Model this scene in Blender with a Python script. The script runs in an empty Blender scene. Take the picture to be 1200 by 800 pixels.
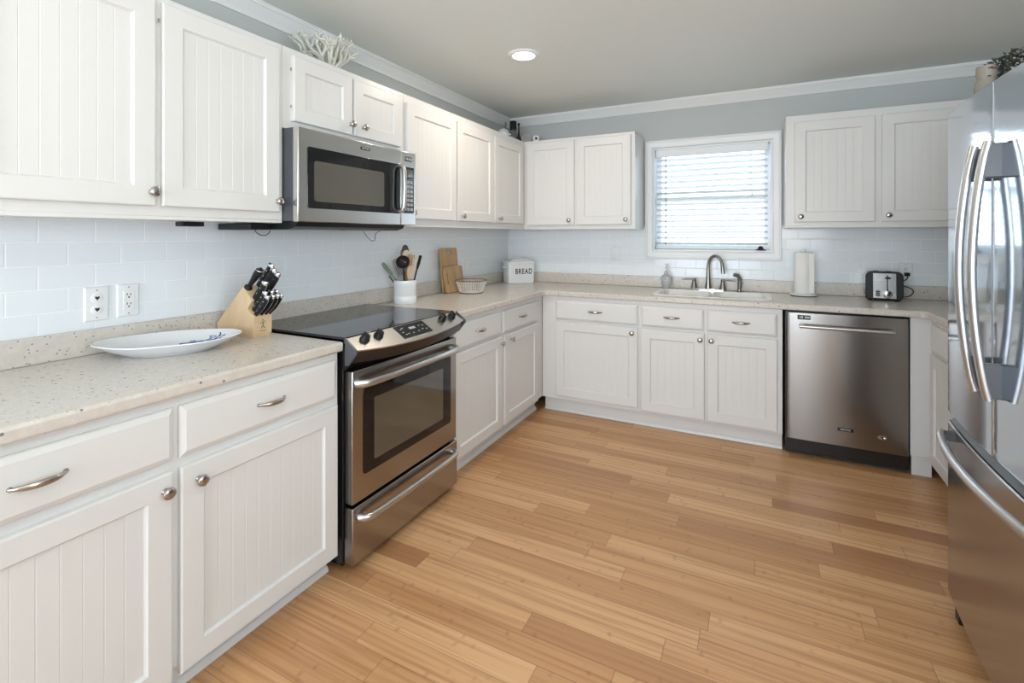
import bpy, bmesh, math, random
from mathutils import Vector, Matrix
PI = math.pi
S = bpy.context.scene
COL = S.collection

# ------------------------------------------------------------------ camera
cam = bpy.data.cameras.new('camera'); co = bpy.data.objects.new('camera', cam); COL.objects.link(co)
co.location = (2.082, -4.019, 1.3252); co.rotation_euler = (PI/2, 0, 0.4692)
cam.sensor_width = 36; cam.lens = 570.17/1200*36; cam.shift_y = (276.2-400)/1200
cam.clip_start = 0.05; cam.clip_end = 200
S.camera = co
# ------------------------------------------------------------------ exposure
vs = S.view_settings
vs.view_transform = 'Standard'; vs.look = 'None'; vs.gamma = 1; vs.use_curve_mapping = False; vs.exposure = 0.15
# ------------------------------------------------------------------ sky
W = bpy.data.worlds.new('sky'); S.world = W; W.use_nodes = True
wn = W.node_tree.nodes; wl = W.node_tree.links
wn['Background'].inputs['Color'].default_value = (.74, .89, 1.0, 1); wn['Background'].inputs['Strength'].default_value = 3.8
# ------------------------------------------------------------------ large lights
def area(name, loc, rot, sx, sy, power, col, spread=PI):
    l = bpy.data.lights.new(name, 'AREA'); l.shape = 'RECTANGLE'; l.size = sx; l.size_y = sy; l.energy = power; l.color = col; l.spread = spread
    o = bpy.data.objects.new(name, l); COL.objects.link(o); o.location = loc; o.rotation_euler = rot; return o
area('rear_fill', (1.15, -7.35, 1.2), (PI/2, 0, math.radians(-8)), 1.9, 2.0, 78, (.76, .87, 1.0))  # added lamp behind the camera, for bright and even room light
area('right_fill', (3.46, -3.75, 1.45), (PI/2, 0, math.radians(52)), 1.1, 1.2, 13, (.86, .93, 1.0))  # added lamp turned toward the far left corner to brighten the tiles
area('ceiling_fill', (2.35, -4.75, 1.45), (math.radians(148), 0, 0), 1.6, 1.0, 42, (.97, .985, .95))  # added lamp behind the camera, aimed up to lighten the ceiling
sun = bpy.data.lights.new('hazy_sun', 'SUN'); sun.energy = 5; sun.angle = math.radians(60); sun.color = (.80, .91, 1.0)
so_ = bpy.data.objects.new('hazy_sun', sun); COL.objects.link(so_); so_.location = (2, 4, 4); so_.rotation_euler = (math.radians(-62), 0, 0)
def downlight(loc, power):
    l = bpy.data.lights.new('downlight_lamp', 'AREA'); l.shape = 'DISK'; l.size = .13; l.energy = power; l.color = (1.0, .87, .72)
    o = bpy.data.objects.new('downlight_lamp', l); COL.objects.link(o); o.location = loc; return o
downlight((.842, -1.42, 2.372), 7)
downlight((2.5, -3.9, 2.372), 2.5); downlight((1.75, -5.9, 2.372), 5)

# ------------------------------------------------------------------ materials
def mat(name, col, rough=.5, metal=0, ior=1.5, bump=None, vary=.03, vscale=6, coat=0, emit=None, trans=0, aniso=0, spec=.5):
    m = bpy.data.materials.new(name); m.use_nodes = True; n = m.node_tree.nodes; l = m.node_tree.links; p = n['Principled BSDF']
    p.inputs['Roughness'].default_value = rough; p.inputs['Metallic'].default_value = metal; p.inputs['IOR'].default_value = ior
    p.inputs['Coat Weight'].default_value = coat; p.inputs['Coat Roughness'].default_value = .08
    p.inputs['Transmission Weight'].default_value = trans; p.inputs['Specular IOR Level'].default_value = spec
    tc = n.new('ShaderNodeTexCoord'); nz = n.new('ShaderNodeTexNoise'); nz.inputs['Scale'].default_value = vscale; nz.inputs['Detail'].default_value = 4
    l.new(tc.outputs['Object'], nz.inputs['Vector'])
    mx = n.new('ShaderNodeMix'); mx.data_type = 'RGBA'
    mx.inputs['A'].default_value = (*[c*(1-vary) for c in col], 1); mx.inputs['B'].default_value = (*[min(1, c*(1+vary)) for c in col], 1)
    l.new(nz.outputs['Fac'], mx.inputs['Factor']); l.new(mx.outputs['Result'], p.inputs['Base Color'])
    if bump:
        mp = n.new('ShaderNodeMapping'); mp.inputs['Scale'].default_value = bump[0]
        n2 = n.new('ShaderNodeTexNoise'); n2.inputs['Scale'].default_value = 1; n2.inputs['Detail'].default_value = 3
        b = n.new('ShaderNodeBump'); b.inputs['Strength'].default_value = bump[1]; b.inputs['Distance'].default_value = .002
        l.new(tc.outputs['Object'], mp.inputs['Vector']); l.new(mp.outputs['Vector'], n2.inputs['Vector']); l.new(n2.outputs['Fac'], b.inputs['Height']); l.new(b.outputs['Normal'], p.inputs['Normal'])
    if emit:
        p.inputs['Emission Color'].default_value = (*emit[0], 1); p.inputs['Emission Strength'].default_value = emit[1]
    return m

def mnode(nt, op, a, b=None, c=None):
    n = nt.nodes.new('ShaderNodeMath'); n.operation = op
    for i, v in enumerate((a, b, c)):
        if v is None: continue
        if isinstance(v, (int, float)): n.inputs[i].default_value = v
        else: nt.links.new(v, n.inputs[i])
    return n.outputs[0]
def comb(nt, x, y, z=0):
    n = nt.nodes.new('ShaderNodeCombineXYZ')
    for i, v in enumerate((x, y, z)):
        if isinstance(v, (int, float)): n.inputs[i].default_value = v
        else: nt.links.new(v, n.inputs[i])
    return n.outputs[0]
def white(nt, vec):
    n = nt.nodes.new('ShaderNodeTexWhiteNoise'); n.noise_dimensions = '3D'; nt.links.new(vec, n.inputs['Vector']); return n.outputs['Value']
def noise(nt, vec, scale=1, detail=3):
    n = nt.nodes.new('ShaderNodeTexNoise'); n.inputs['Scale'].default_value = scale; n.inputs['Detail'].default_value = detail; nt.links.new(vec, n.inputs['Vector']); return n.outputs['Fac']
def ramp(nt, fac, stops):
    n = nt.nodes.new('ShaderNodeValToRGB'); e = n.color_ramp.elements
    while len(e) < len(stops): e.new(.5)
    for i, (p, c) in enumerate(stops): e[i].position = p; e[i].color = (*c, 1)
    nt.links.new(fac, n.inputs['Fac']); return n.outputs['Color']
def mixc(nt, fac, a, b, mode='MIX'):
    n = nt.nodes.new('ShaderNodeMix'); n.data_type = 'RGBA'; n.blend_type = mode
    for k, v in (('Factor', fac), ('A', a), ('B', b)):
        if isinstance(v, (int, float)): n.inputs[k].default_value = v
        elif isinstance(v, tuple): n.inputs[k].default_value = (*v, 1)
        else: nt.links.new(v, n.inputs[k])
    return n.outputs['Result']
def objxyz(nt):
    tc = nt.nodes.new('ShaderNodeTexCoord'); s = nt.nodes.new('ShaderNodeSeparateXYZ'); nt.links.new(tc.outputs['Object'], s.inputs[0]); return tc.outputs['Object'], s.outputs

def floor_mat():
    m = bpy.data.materials.new('bamboo_floor'); m.use_nodes = True; nt = m.node_tree; p = nt.nodes['Principled BSDF']
    vec, (x, y, z) = objxyz(nt)
    WID, LEN = .0945, .95
    ry = mnode(nt, 'DIVIDE', y, WID); row = mnode(nt, 'FLOOR', ry); fy = mnode(nt, 'FRACT', ry)
    off = white(nt, comb(nt, row, 3.3, 1.7))
    rx = mnode(nt, 'ADD', mnode(nt, 'DIVIDE', x, LEN), mnode(nt, 'MULTIPLY', off, 5.0)); colm = mnode(nt, 'FLOOR', rx); fx = mnode(nt, 'FRACT', rx)
    rnd = white(nt, comb(nt, row, colm, .5)); rnd2 = white(nt, comb(nt, row, colm, 9.5))
    base = ramp(nt, rnd, [(0, (.33, .15, .068)), (.06, (.40, .195, .092)), (.13, (.55, .30, .142)), (.6, (.64, .365, .182)), (1, (.71, .43, .225))])
    # slivers glued side by side in each board
    sl = mnode(nt, 'FLOOR', mnode(nt, 'DIVIDE', y, .0189)); so = white(nt, comb(nt, sl, colm, 4.1))
    base = mixc(nt, mnode(nt, 'MULTIPLY', so, .28), base, (.47, .235, .095))
    gx = mnode(nt, 'ADD', mnode(nt, 'MULTIPLY', x, 1.6), mnode(nt, 'MULTIPLY', rnd2, 31)); 
    g = noise(nt, comb(nt, gx, mnode(nt, 'MULTIPLY', y, 70), rnd2), 1, 5)
    base = mixc(nt, mnode(nt, 'MULTIPLY', ramp(nt, g, [(.45, (0, 0, 0)), (.70, (1, 1, 1))]), .62), base, (.33, .145, .052))
    # bamboo knuckle marks
    kx = mnode(nt, 'ADD', mnode(nt, 'DIVIDE', x, .27), mnode(nt, 'MULTIPLY', so, 17)); kf = mnode(nt, 'ABSOLUTE', mnode(nt, 'SUBTRACT', mnode(nt, 'FRACT', kx), .5))
    mark = ramp(nt, mnode(nt, 'ADD', kf, mnode(nt, 'MULTIPLY', noise(nt, comb(nt, mnode(nt, 'MULTIPLY', x, 60), mnode(nt, 'MULTIPLY', y, 90)), 1, 2), .05)), [(.03, (1, 1, 1)), (.062, (0, 0, 0))])
    kg = white(nt, comb(nt, sl, mnode(nt, 'FLOOR', kx), 2.2))
    base = mixc(nt, mnode(nt, 'MULTIPLY', mark, mnode(nt, 'MULTIPLY', mnode(nt, 'MAXIMUM', mnode(nt, 'SUBTRACT', kg, .4), 0), .55)), base, (.20, .085, .03))
    # joints between boards
    ey = mnode(nt, 'MULTIPLY', mnode(nt, 'MINIMUM', fy, mnode(nt, 'SUBTRACT', 1, fy)), WID); ex = mnode(nt, 'MULTIPLY', mnode(nt, 'MINIMUM', fx, mnode(nt, 'SUBTRACT', 1, fx)), LEN)
    e = mnode(nt, 'MINIMUM', ey, ex)
    j = ramp(nt, mnode(nt, 'MULTIPLY', e, 100), [(.03, (1, 1, 1)), (.14, (0, 0, 0))])
    base = mixc(nt, mnode(nt, 'MULTIPLY', j, .75), base, (.12, .055, .022))
    nt.links.new(base, p.inputs['Base Color'])
    rg = mnode(nt, 'ADD', .27, mnode(nt, 'MULTIPLY', g, .12)); nt.links.new(rg, p.inputs['Roughness'])
    b = nt.nodes.new('ShaderNodeBump'); b.inputs['Strength'].default_value = .25; b.inputs['Distance'].default_value = .002
    nt.links.new(mnode(nt, 'SUBTRACT', mnode(nt, 'MULTIPLY', g, .15), j), b.inputs['Height']); nt.links.new(b.outputs['Normal'], p.inputs['Normal'])
    return m

def tile_mat(axis):
    m = bpy.data.materials.new('white_subway_tile'); m.use_nodes = True; nt = m.node_tree; p = nt.nodes['Principled BSDF']
    vec, (x, y, z) = objxyz(nt)
    a = y if axis == 'y' else x
    v = comb(nt, mnode(nt, 'ADD', a, 20*.1525+(.0325 if axis == 'y' else .0307)), mnode(nt, 'SUBTRACT', z, .996))
    br = nt.nodes.new('ShaderNodeTexBrick'); nt.links.new(v, br.inputs['Vector'])
    br.offset = .5; br.inputs['Scale'].default_value = 1; br.inputs['Brick Width'].default_value = .1525; br.inputs['Row Height'].default_value = .0765
    br.inputs['Mortar Size'].default_value = .0014; br.inputs['Mortar Smooth'].default_value = .15; br.inputs['Bias'].default_value = 0
    br.inputs['Color1'].default_value = (.81, .85, .885, 1); br.inputs['Color2'].default_value = (.825, .86, .89, 1); br.inputs['Mortar'].default_value = (.93, .94, .94, 1)
    nt.links.new(br.outputs['Color'], p.inputs['Base Color'])
    nt.links.new(mnode(nt, 'ADD', .17, mnode(nt, 'MULTIPLY', br.outputs['Fac'], .6)), p.inputs['Roughness'])
    br2 = nt.nodes.new('ShaderNodeTexBrick'); nt.links.new(v, br2.inputs['Vector']); br2.offset = .5
    for k in ('Scale', 'Brick Width', 'Row Height', 'Bias'): br2.inputs[k].default_value = br.inputs[k].default_value
    br2.inputs['Mortar Size'].default_value = .003; br2.inputs['Mortar Smooth'].default_value = .8
    h = mnode(nt, 'ADD', mnode(nt, 'MULTIPLY', br2.outputs['Fac'], -1), mnode(nt, 'MULTIPLY', noise(nt, vec, 9, 1), .35))
    b = nt.nodes.new('ShaderNodeBump'); b.inputs['Strength'].default_value = .35; b.inputs['Distance'].default_value = .002
    nt.links.new(h, b.inputs['Height']); nt.links.new(b.outputs['Normal'], p.inputs['Normal'])
    return m

def stone_mat():
    m = bpy.data.materials.new('speckled_stone'); m.use_nodes = True; nt = m.node_tree; p = nt.nodes['Principled BSDF']
    vec, _ = objxyz(nt)
    base = ramp(nt, noise(nt, vec, 55, 4), [(.3, (.60, .555, .495)), (.7, (.665, .622, .565))])
    for sc, thr, gate, col in ((62, .25, .90, (.13, .13, .14)), (105, .28, .895, (.20, .195, .20)), (170, .30, .90, (.36, .33, .30)), (140, .26, .95, (.74, .72, .69))):
        v = nt.nodes.new('ShaderNodeTexVoronoi'); v.inputs['Scale'].default_value = sc; nt.links.new(vec, v.inputs['Vector'])
        sp = nt.nodes.new('ShaderNodeSeparateColor'); nt.links.new(v.outputs['Color'], sp.inputs[0])
        k = mnode(nt, 'MULTIPLY', mnode(nt, 'LESS_THAN', v.outputs['Distance'], thr), mnode(nt, 'GREATER_THAN', sp.outputs[0], gate))
        base = mixc(nt, mnode(nt, 'MULTIPLY', k, .85), base, col)
    nt.links.new(base, p.inputs['Base Color']); p.inputs['Roughness'].default_value = .24
    return m

def wood_mat(name, c0, c1, scale=(3, 30, 30), rough=.45):
    m = bpy.data.materials.new(name); m.use_nodes = True; nt = m.node_tree; p = nt.nodes['Principled BSDF']
    vec, (x, y, z) = objxyz(nt)
    mp = nt.nodes.new('ShaderNodeMapping'); mp.inputs['Scale'].default_value = scale; nt.links.new(vec, mp.inputs['Vector'])
    nt.links.new(ramp(nt, noise(nt, mp.outputs['Vector'], 1, 5), [(.3, c0), (.7, c1)]), p.inputs['Base Color']); p.inputs['Roughness'].default_value = rough
    return m

def steel_mat(name, col=(.56, .55, .54), rough=.27, grain=(2, 2, 400), strength=.06):
    m = mat(name, col, rough, 1, bump=(grain, strength), vary=.02, vscale=3)
    return m

def pane_mat(name, tint=(1, 1, 1), gloss=.08):
    m = bpy.data.materials.new(name); m.use_nodes = True; nt = m.node_tree; nt.nodes.remove(nt.nodes['Principled BSDF'])
    t = nt.nodes.new('ShaderNodeBsdfTransparent'); t.inputs['Color'].default_value = (*tint, 1)
    g = nt.nodes.new('ShaderNodeBsdfGlossy'); g.inputs['Roughness'].default_value = .03
    fr = nt.nodes.new('ShaderNodeFresnel'); fr.inputs['IOR'].default_value = 1.45
    mx = nt.nodes.new('ShaderNodeMixShader'); nt.links.new(fr.outputs[0], mx.inputs[0]); nt.links.new(t.outputs[0], mx.inputs[1]); nt.links.new(g.outputs[0], mx.inputs[2])
    nt.links.new(mx.outputs[0], nt.nodes['Material Output'].inputs['Surface']); return m

def slat_mat():
    m = bpy.data.materials.new('white_blind_slat'); m.use_nodes = True; nt = m.node_tree; p = nt.nodes['Principled BSDF']
    vec, _ = objxyz(nt)
    nt.links.new(ramp(nt, noise(nt, vec, 4, 2), [(.3, (.80, .83, .86)), (.7, (.84, .86, .88))]), p.inputs['Base Color']); p.inputs['Roughness'].default_value = .4
    t = nt.nodes.new('ShaderNodeBsdfTranslucent'); t.inputs['Color'].default_value = (.75, .86, .95, 1)
    mx = nt.nodes.new('ShaderNodeMixShader'); mx.inputs[0].default_value = .12
    nt.links.new(p.outputs[0], mx.inputs[1]); nt.links.new(t.outputs[0], mx.inputs[2]); nt.links.new(mx.outputs[0], nt.nodes['Material Output'].inputs['Surface']); return m

M = dict(
    paint=mat('white_cabinet_paint', (.725, .72, .71), .33, vary=.01, vscale=2),
    wall=mat('grey_wall_paint', (.50, .525, .52), .7, vary=.015, bump=((160, 160, 160), .08)),
    ceiling=mat('ceiling_paint', (.755, .785, .76), .8, vary=.015, bump=((120, 120, 120), .1)),
    trim=mat('white_trim_paint', (.82, .83, .83), .35, vary=.01),
    vinyl=mat('white_vinyl', (.82, .85, .87), .35, vary=.01),
    floor=floor_mat(), tile_left=tile_mat('y'), tile_back=tile_mat('x'), stone=stone_mat(),
    steel=steel_mat('brushed_steel', (.40, .38, .36), .24, (3, 300, 3), .05),
    steel_h=steel_mat('brushed_steel_horizontal', (.46, .445, .43), .25, (3, 3, 320), .05),
    fridge=steel_mat('polished_fridge_steel', (.55, .60, .66), .09, (3, 3, 260), .02),  # blue glow reflected from the window is tinted into the colour
    washer=steel_mat('dishwasher_steel', (.29, .275, .26), .25, (3, 3, 320), .05),
    freezer=steel_mat('freezer_drawer_steel', (.44, .43, .43), .20, (3, 3, 260), .03), oven_steel_bright=steel_mat('bright_brushed_steel', (.62, .61, .59), .26, (3, 3, 320), .05),
    handle=mat('satin_metal_handle', (.60, .60, .60), .32, 1, vary=.02),
    nickel=mat('brushed_nickel', (.46, .43, .40), .26, 1, vary=.05, vscale=40),
    chrome=mat('chrome', (.75, .75, .76), .08, 1, vary=.02),
    pewter=mat('pewter_tap_metal', (.30, .29, .27), .28, 1, vary=.05, vscale=30),
    black=mat('black_plastic', (.013, .013, .014), .38, vary=.2, spec=.28),
    satin=mat('black_enamel', (.012, .012, .014), .25, vary=.2),
    blackglass=mat('black_glass', (.008, .008, .009), .04, ior=1.5, vary=.1),
    cooktop=mat('ceramic_cooktop_glass', (.012, .013, .015), .06, ior=1.6, vary=.2, vscale=80),
    screen=mat('dark_oven_screen', (.075, .068, .05), .05, ior=2.0, vary=.1),
    grey=mat('dark_grey_plastic', (.07, .075, .085), .35, vary=.1),
    midgrey=mat('grey_print', (.38, .38, .38), .5, vary=.05),
    porcelain=mat('white_glazed_ceramic', (.80, .82, .85), .12, vary=.01, coat=.3),
    sink=mat('white_sink_enamel', (.83, .83, .81), .18, vary=.01),
    plate=mat('white_plastic_plate', (.82, .83, .83), .3, vary=.01),
    dark=mat('dark_slot', (.02, .02, .02), .6, vary=.1),
    maple=wood_mat('pale_maple', (.60, .42, .245), (.70, .52, .33), (14, 14, 3)),
    bamboo=wood_mat('bamboo_board', (.40, .235, .10), (.56, .36, .185), (20, 20, 3)),
    spoonwood=wood_mat('utensil_wood', (.44, .27, .14), (.62, .43, .26), (20, 20, 4)),
    palewood=wood_mat('pale_utensil_wood', (.58, .41, .27), (.72, .55, .39), (20, 20, 4)),
    enamel=mat('white_enamel', (.80, .83, .85), .16, vary=.01, coat=.3),
    ink=mat('black_lettering', (.02, .02, .022), .5, vary=.1),
    paper=mat('white_paper_towel', (.84, .83, .80), .9, vary=.02, bump=((90, 90, 90), .35)),
    wire=mat('whitewashed_wire', (.76, .74, .70), .5, vary=.2, vscale=60),
    rust=mat('brown_wire_rim', (.20, .135, .10), .5, vary=.2, vscale=40),
    coral=mat('white_coral', (.66, .66, .60), .8, vary=.12, vscale=40, bump=((150, 150, 150), .3)),
    blue=mat('cobalt_blue_glaze', (.045, .09, .28), .15, vary=.3, vscale=30),
    paleblue=mat('pale_blue_glaze', (.22, .34, .52), .15, vary=.3, vscale=30),
    leaf=mat('dark_leaf', (.045, .055, .042), .6, vary=.5, vscale=30),
    dryleaf=mat('brown_leaf', (.10, .085, .07), .7, vary=.4, vscale=30),
    beige=mat('beige_ceramic', (.27, .235, .20), .55, vary=.06),
    cutglass=mat('cut_glass', (.85, .88, .90), .04, ior=1.45, trans=.85, bump=((220, 220, 120), .5), vary=.02),
    smoke=mat('smoked_glass', (.45, .47, .47), .06, trans=.75, vary=.02),
    pane=pane_mat('window_glass'), slat=slat_mat(),
    lamp=mat('lamp_lens', (.9, .85, .75), .4, emit=((1.0, .86, .66), 9)),
    lcd=mat('display_glass', (.02, .022, .024), .12, vary=.1),
    grey_face=mat('tarnished_tin', (.26, .25, .25), .45, vary=.35, vscale=60),
    turner=mat('dull_grey_metal', (.19, .19, .175), .4, .2, vary=.1), ladle=mat('dark_brown_nylon', (.035, .024, .020), .3, vary=.3),
    mount=mat('grey_handle_mount', (.085, .09, .10), .42, .3, vary=.05),
    label_white=mat('white_print', (.75, .75, .74), .5, vary=.02),
    greenplastic=mat('sage_green_silicone', (.20, .25, .20), .5, vary=.1),
    cavity=mat('oven_interior', (.10, .075, .04), .4, vary=.2),
)

# ------------------------------------------------------------------ mesh helpers
class MB:
    def __init__(s): s.v = []; s.f = []; s.m = []; s.mi = 0; s.xf = None
    def add(s, vs, fs):
        o = len(s.v)
        for p in vs:
            p = Vector(p); s.v.append(s.xf @ p if s.xf else p)
        for q in fs: s.f.append([i+o for i in q]); s.m.append(s.mi)
        return s
    def box(s, x0, x1, y0, y1, z0, z1):
        return s.add([(x0,y0,z0),(x1,y0,z0),(x1,y1,z0),(x0,y1,z0),(x0,y0,z1),(x1,y0,z1),(x1,y1,z1),(x0,y1,z1)],
                     [(0,3,2,1),(4,5,6,7),(0,1,5,4),(1,2,6,5),(2,3,7,6),(3,0,4,7)])
    def loops(s, L, cap0=True, cap1=True, closed=False):
        n = len(L[0]); vs = [p for l in L for p in l]; fs = []
        R = len(L)
        for i in range(R if closed else R-1):
            a = i*n; b = ((i+1) % R)*n
            for k in range(n): fs.append((a+k, a+(k+1) % n, b+(k+1) % n, b+k))
        if not closed:
            if cap0: fs.append(tuple(range(n))[::-1])
            if cap1: fs.append(tuple(range((R-1)*n, R*n)))
        return s.add(vs, fs)
    def lathe(s, prof, c=(0, 0, 0), n=24, axis='z', cap=True):
        L = []
        for r, h in prof:
            l = []
            for k in range(n):
                a = 2*PI*k/n; x, y = r*math.cos(a), r*math.sin(a)
                q = (x, y, h) if axis == 'z' else ((x, -h, y) if axis == '-y' else (h, x, y))
                l.append((c[0]+q[0], c[1]+q[1], c[2]+q[2]))
            L.append(l)
        return s.loops(L, cap, cap)
    def tube(s, path, r, n=10, flat=(1, 1), up=None, closed=False):
        P = [Vector(p) for p in path]; N = len(P); L = []
        rs = r if isinstance(r, (list, tuple)) else [r]*N
        t0 = (P[1]-P[0]).normalized(); u = Vector(up) if up else (Vector((0, 0, 1)) if abs(t0.z) < .9 else Vector((1, 0, 0)))
        for i in range(N):
            if closed: t = P[(i+1) % N]-P[i-1]
            else: t = P[min(i+1, N-1)]-P[max(i-1, 0)]
            t.normalize(); u = u-t*u.dot(t); u.normalize(); w = t.cross(u)
            L.append([P[i]+u*(rs[i]*flat[0]*math.cos(2*PI*k/n))+w*(rs[i]*flat[1]*math.sin(2*PI*k/n)) for k in range(n)])
        return s.loops(L, closed=closed)
    def prism(s, poly, z0, z1):
        return s.loops([[(x, y, z0) for x, y in poly], [(x, y, z1) for x, y in poly]])
    def prism_x(s, poly, x0, x1):      # poly of (y, z)
        return s.loops([[(x0, y, z) for y, z in poly], [(x1, y, z) for y, z in poly]])
    def prism_y(s, poly, y0, y1):      # poly of (x, z)
        return s.loops([[(x, y0, z) for x, z in poly], [(x, y1, z) for x, z in poly]])
    def build(s, name, m, parent=None, loc=(0, 0, 0), rot=(0, 0, 0), bevel=0, seg=2, smooth=35, label=None, sub=0):
        me = bpy.data.meshes.new(name); bm = bmesh.new()
        V = [bm.verts.new(p) for p in s.v]; bm.verts.ensure_lookup_table()
        for q, mi in zip(s.f, s.m):
            try: f = bm.faces.new([V[i] for i in q]); f.material_index = mi
            except ValueError: pass
        bmesh.ops.recalc_face_normals(bm, faces=bm.faces); bm.to_mesh(me); bm.free()
        for mm in (m if isinstance(m, (list, tuple)) else [m]): me.materials.append(M[mm] if isinstance(mm, str) else mm)
        if smooth:
            me.polygons.foreach_set('use_smooth', [True]*len(me.polygons)); me.set_sharp_from_angle(angle=math.radians(smooth))
        o = bpy.data.objects.new(name, me); COL.objects.link(o); o.location = loc; o.rotation_euler = rot
        if parent: o.parent = parent
        if bevel:
            b = o.modifiers.new('bevel', 'BEVEL'); b.width = bevel; b.segments = seg; b.limit_method = 'ANGLE'; b.angle_limit = math.radians(40); b.harden_normals = False
        if sub:
            b = o.modifiers.new('sub', 'SUBSURF'); b.levels = sub; b.render_levels = sub
        if label: o['label'] = label
        return o

def tag(o, label, cat, group=None):
    o['label'] = label; o['category'] = cat
    if group: o['group'] = group
    return o
def thing(name, label, cat, loc=(0, 0, 0), rz=0, group=None):
    o = bpy.data.objects.new(name, None); o.empty_display_size = .05; COL.objects.link(o); o.location = loc; o.rotation_euler = (0, 0, rz)
    return tag(o, label, cat, group)
def struct(o): o['kind'] = 'structure'; return o
def dup(root, loc, rot=None, label=None):
    r = root.copy(); COL.objects.link(r); r.location = loc
    if rot is not None: r.rotation_euler = rot
    if label: r['label'] = label
    for ch in list(root.children):
        c = ch.copy(); COL.objects.link(c); c.parent = r
        for g in list(ch.children):
            d = g.copy(); COL.objects.link(d); d.parent = c
    return r
def text_mesh(name, s, size, m, parent, loc, rot, depth=.0006, bold=0, xs=1.0, gap=1.0):
    cu = bpy.data.curves.new(name, 'FONT'); cu.body = s; cu.size = size; cu.extrude = depth; cu.offset = bold; cu.space_character = gap; cu.align_x = 'CENTER'; cu.align_y = 'CENTER'
    t = bpy.data.objects.new(name+'_src', cu); COL.objects.link(t)
    dg = bpy.context.evaluated_depsgraph_get(); me = bpy.data.meshes.new_from_object(t.evaluated_get(dg)); me.name = name
    bpy.data.objects.remove(t); bpy.data.curves.remove(cu)
    me.materials.clear(); me.materials.append(M[m])
    o = bpy.data.objects.new(name, me); COL.objects.link(o); o.parent = parent; o.location = loc; o.rotation_euler = rot; o.scale = (xs, 1, 1)
    return o
def bez(p0, p1, p2, p3, n=12):
    P = [Vector(p) for p in (p0, p1, p2, p3)]
    return [P[0]*(1-t)**3+P[1]*3*t*(1-t)**2+P[2]*3*t*t*(1-t)+P[3]*t**3 for t in [i/n for i in range(n+1)]]

# ================================================================== SETTING
CEIL = 2.397; XR = 3.54; YR = -7.5
struct(MB().box(-.1, XR+.1, YR-.1, .15, -.05, 0).build('floor', 'floor', smooth=0))
struct(MB().box(-.1, XR+.1, YR-.1, .15, CEIL, CEIL+.1).build('ceiling', 'ceiling', smooth=0))
struct(MB().box(-.1, 0, YR, .15, 0, CEIL).build('wall_left', 'wall', smooth=0))
b = MB(); b.box(XR, XR+.1, YR, -4.5, 0, CEIL); b.box(XR, XR+.1, -3.2, .15, 0, CEIL); b.box(XR, XR+.1, -4.5, -3.2, 0, .8); b.box(XR, XR+.1, -4.5, -3.2, 2.1, CEIL)
struct(b.build('wall_right', 'wall', smooth=0))
b = MB(); b.box(XR-.015, XR+.05, -4.56, -4.44, .74, 2.16); b.box(XR-.015, XR+.05, -3.26, -3.14, .74, 2.16); b.box(XR-.015, XR+.05, -4.44, -3.26, .74, .86); b.box(XR-.015, XR+.05, -4.44, -3.26, 2.04, 2.16); b.box(XR, XR+.04, -4.44, -3.26, 1.42, 1.47)
w2 = struct(b.build('added_window', 'trim', bevel=.004)); MB().box(XR+.02, XR+.024, -4.44, -3.26, .86, 2.04).build('window_pane', 'pane', w2)  # unseen window, added to go with the right-hand fill lamp
WX0, WX1, WZ0, WZ1 = 1.322, 2.170, 1.205, 2.026
b = MB(); b.box(0, WX0, 0, .15, 0, CEIL); b.box(WX1, XR, 0, .15, 0, CEIL); b.box(WX0, WX1, 0, .15, 0, WZ0); b.box(WX0, WX1, 0, .15, WZ1, CEIL)
struct(b.build('wall_back', 'wall', smooth=0))
b = MB(); b.box(0, .2, YR-.1, YR, 0, CEIL); b.box(2.1, XR, YR-.1, YR, 0, CEIL); b.box(.2, 2.1, YR-.1, YR, 2.3, CEIL)
struct(b.build('wall_rear', 'wall', smooth=0))
d1 = MB(); 
for x0, x1 in ((.2, 1.15), (1.15, 2.1)):
    d1.box(x0, x0+.08, YR-.06, YR, 0, 2.3); d1.box(x1-.08, x1, YR-.06, YR, 0, 2.3); d1.box(x0+.08, x1-.08, YR-.06, YR, 0, .12); d1.box(x0+.08, x1-.08, YR-.06, YR, 2.2, 2.3)
dr = struct(d1.build('added_door', 'trim', bevel=.004)); MB().box(.28, 2.02, YR-.035, YR-.03, .12, 2.2).build('added_door_pane', 'pane', dr)  # unseen glass door, added to go with the rear fill lamp
# crown moulding
prof = [(0, .072), (.010, .072), (.013, .066), (.016, .060), (.024, .052), (.036, .036), (.046, .026), (.050, .020), (.056, .018), (.056, .010), (.060, .008), (.060, 0), (0, 0)]
def crown(name, ends):
    struct(MB().loops([[f(d, h) for d, h in prof] for f in ends]).build(name, 'trim', smooth=30))
crown('trim_1', [lambda d, h: (d, YR, CEIL-h), lambda d, h: (d, -d, CEIL-h)])
crown('trim_2', [lambda d, h: (d, -d, CEIL-h), lambda d, h: (XR-d, -d, CEIL-h)])
crown('trim_3', [lambda d, h: (XR-d, -d, CEIL-h), lambda d, h: (XR-d, YR, CEIL-h)])
# tiled splash on the two walls
struct(MB().box(0, .008, -3.95, 0, .92, 1.40).build('trim_4', 'tile_left', smooth=0))
b = MB(); b.box(.008, 1.29, -.008, 0, .92, 1.40); b.box(2.21, XR, -.008, 0, .92, 1.40); b.box(1.29, 2.21, -.008, 0, .92, 1.18)
struct(b.build('trim_5', 'tile_back', smooth=0))
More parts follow.
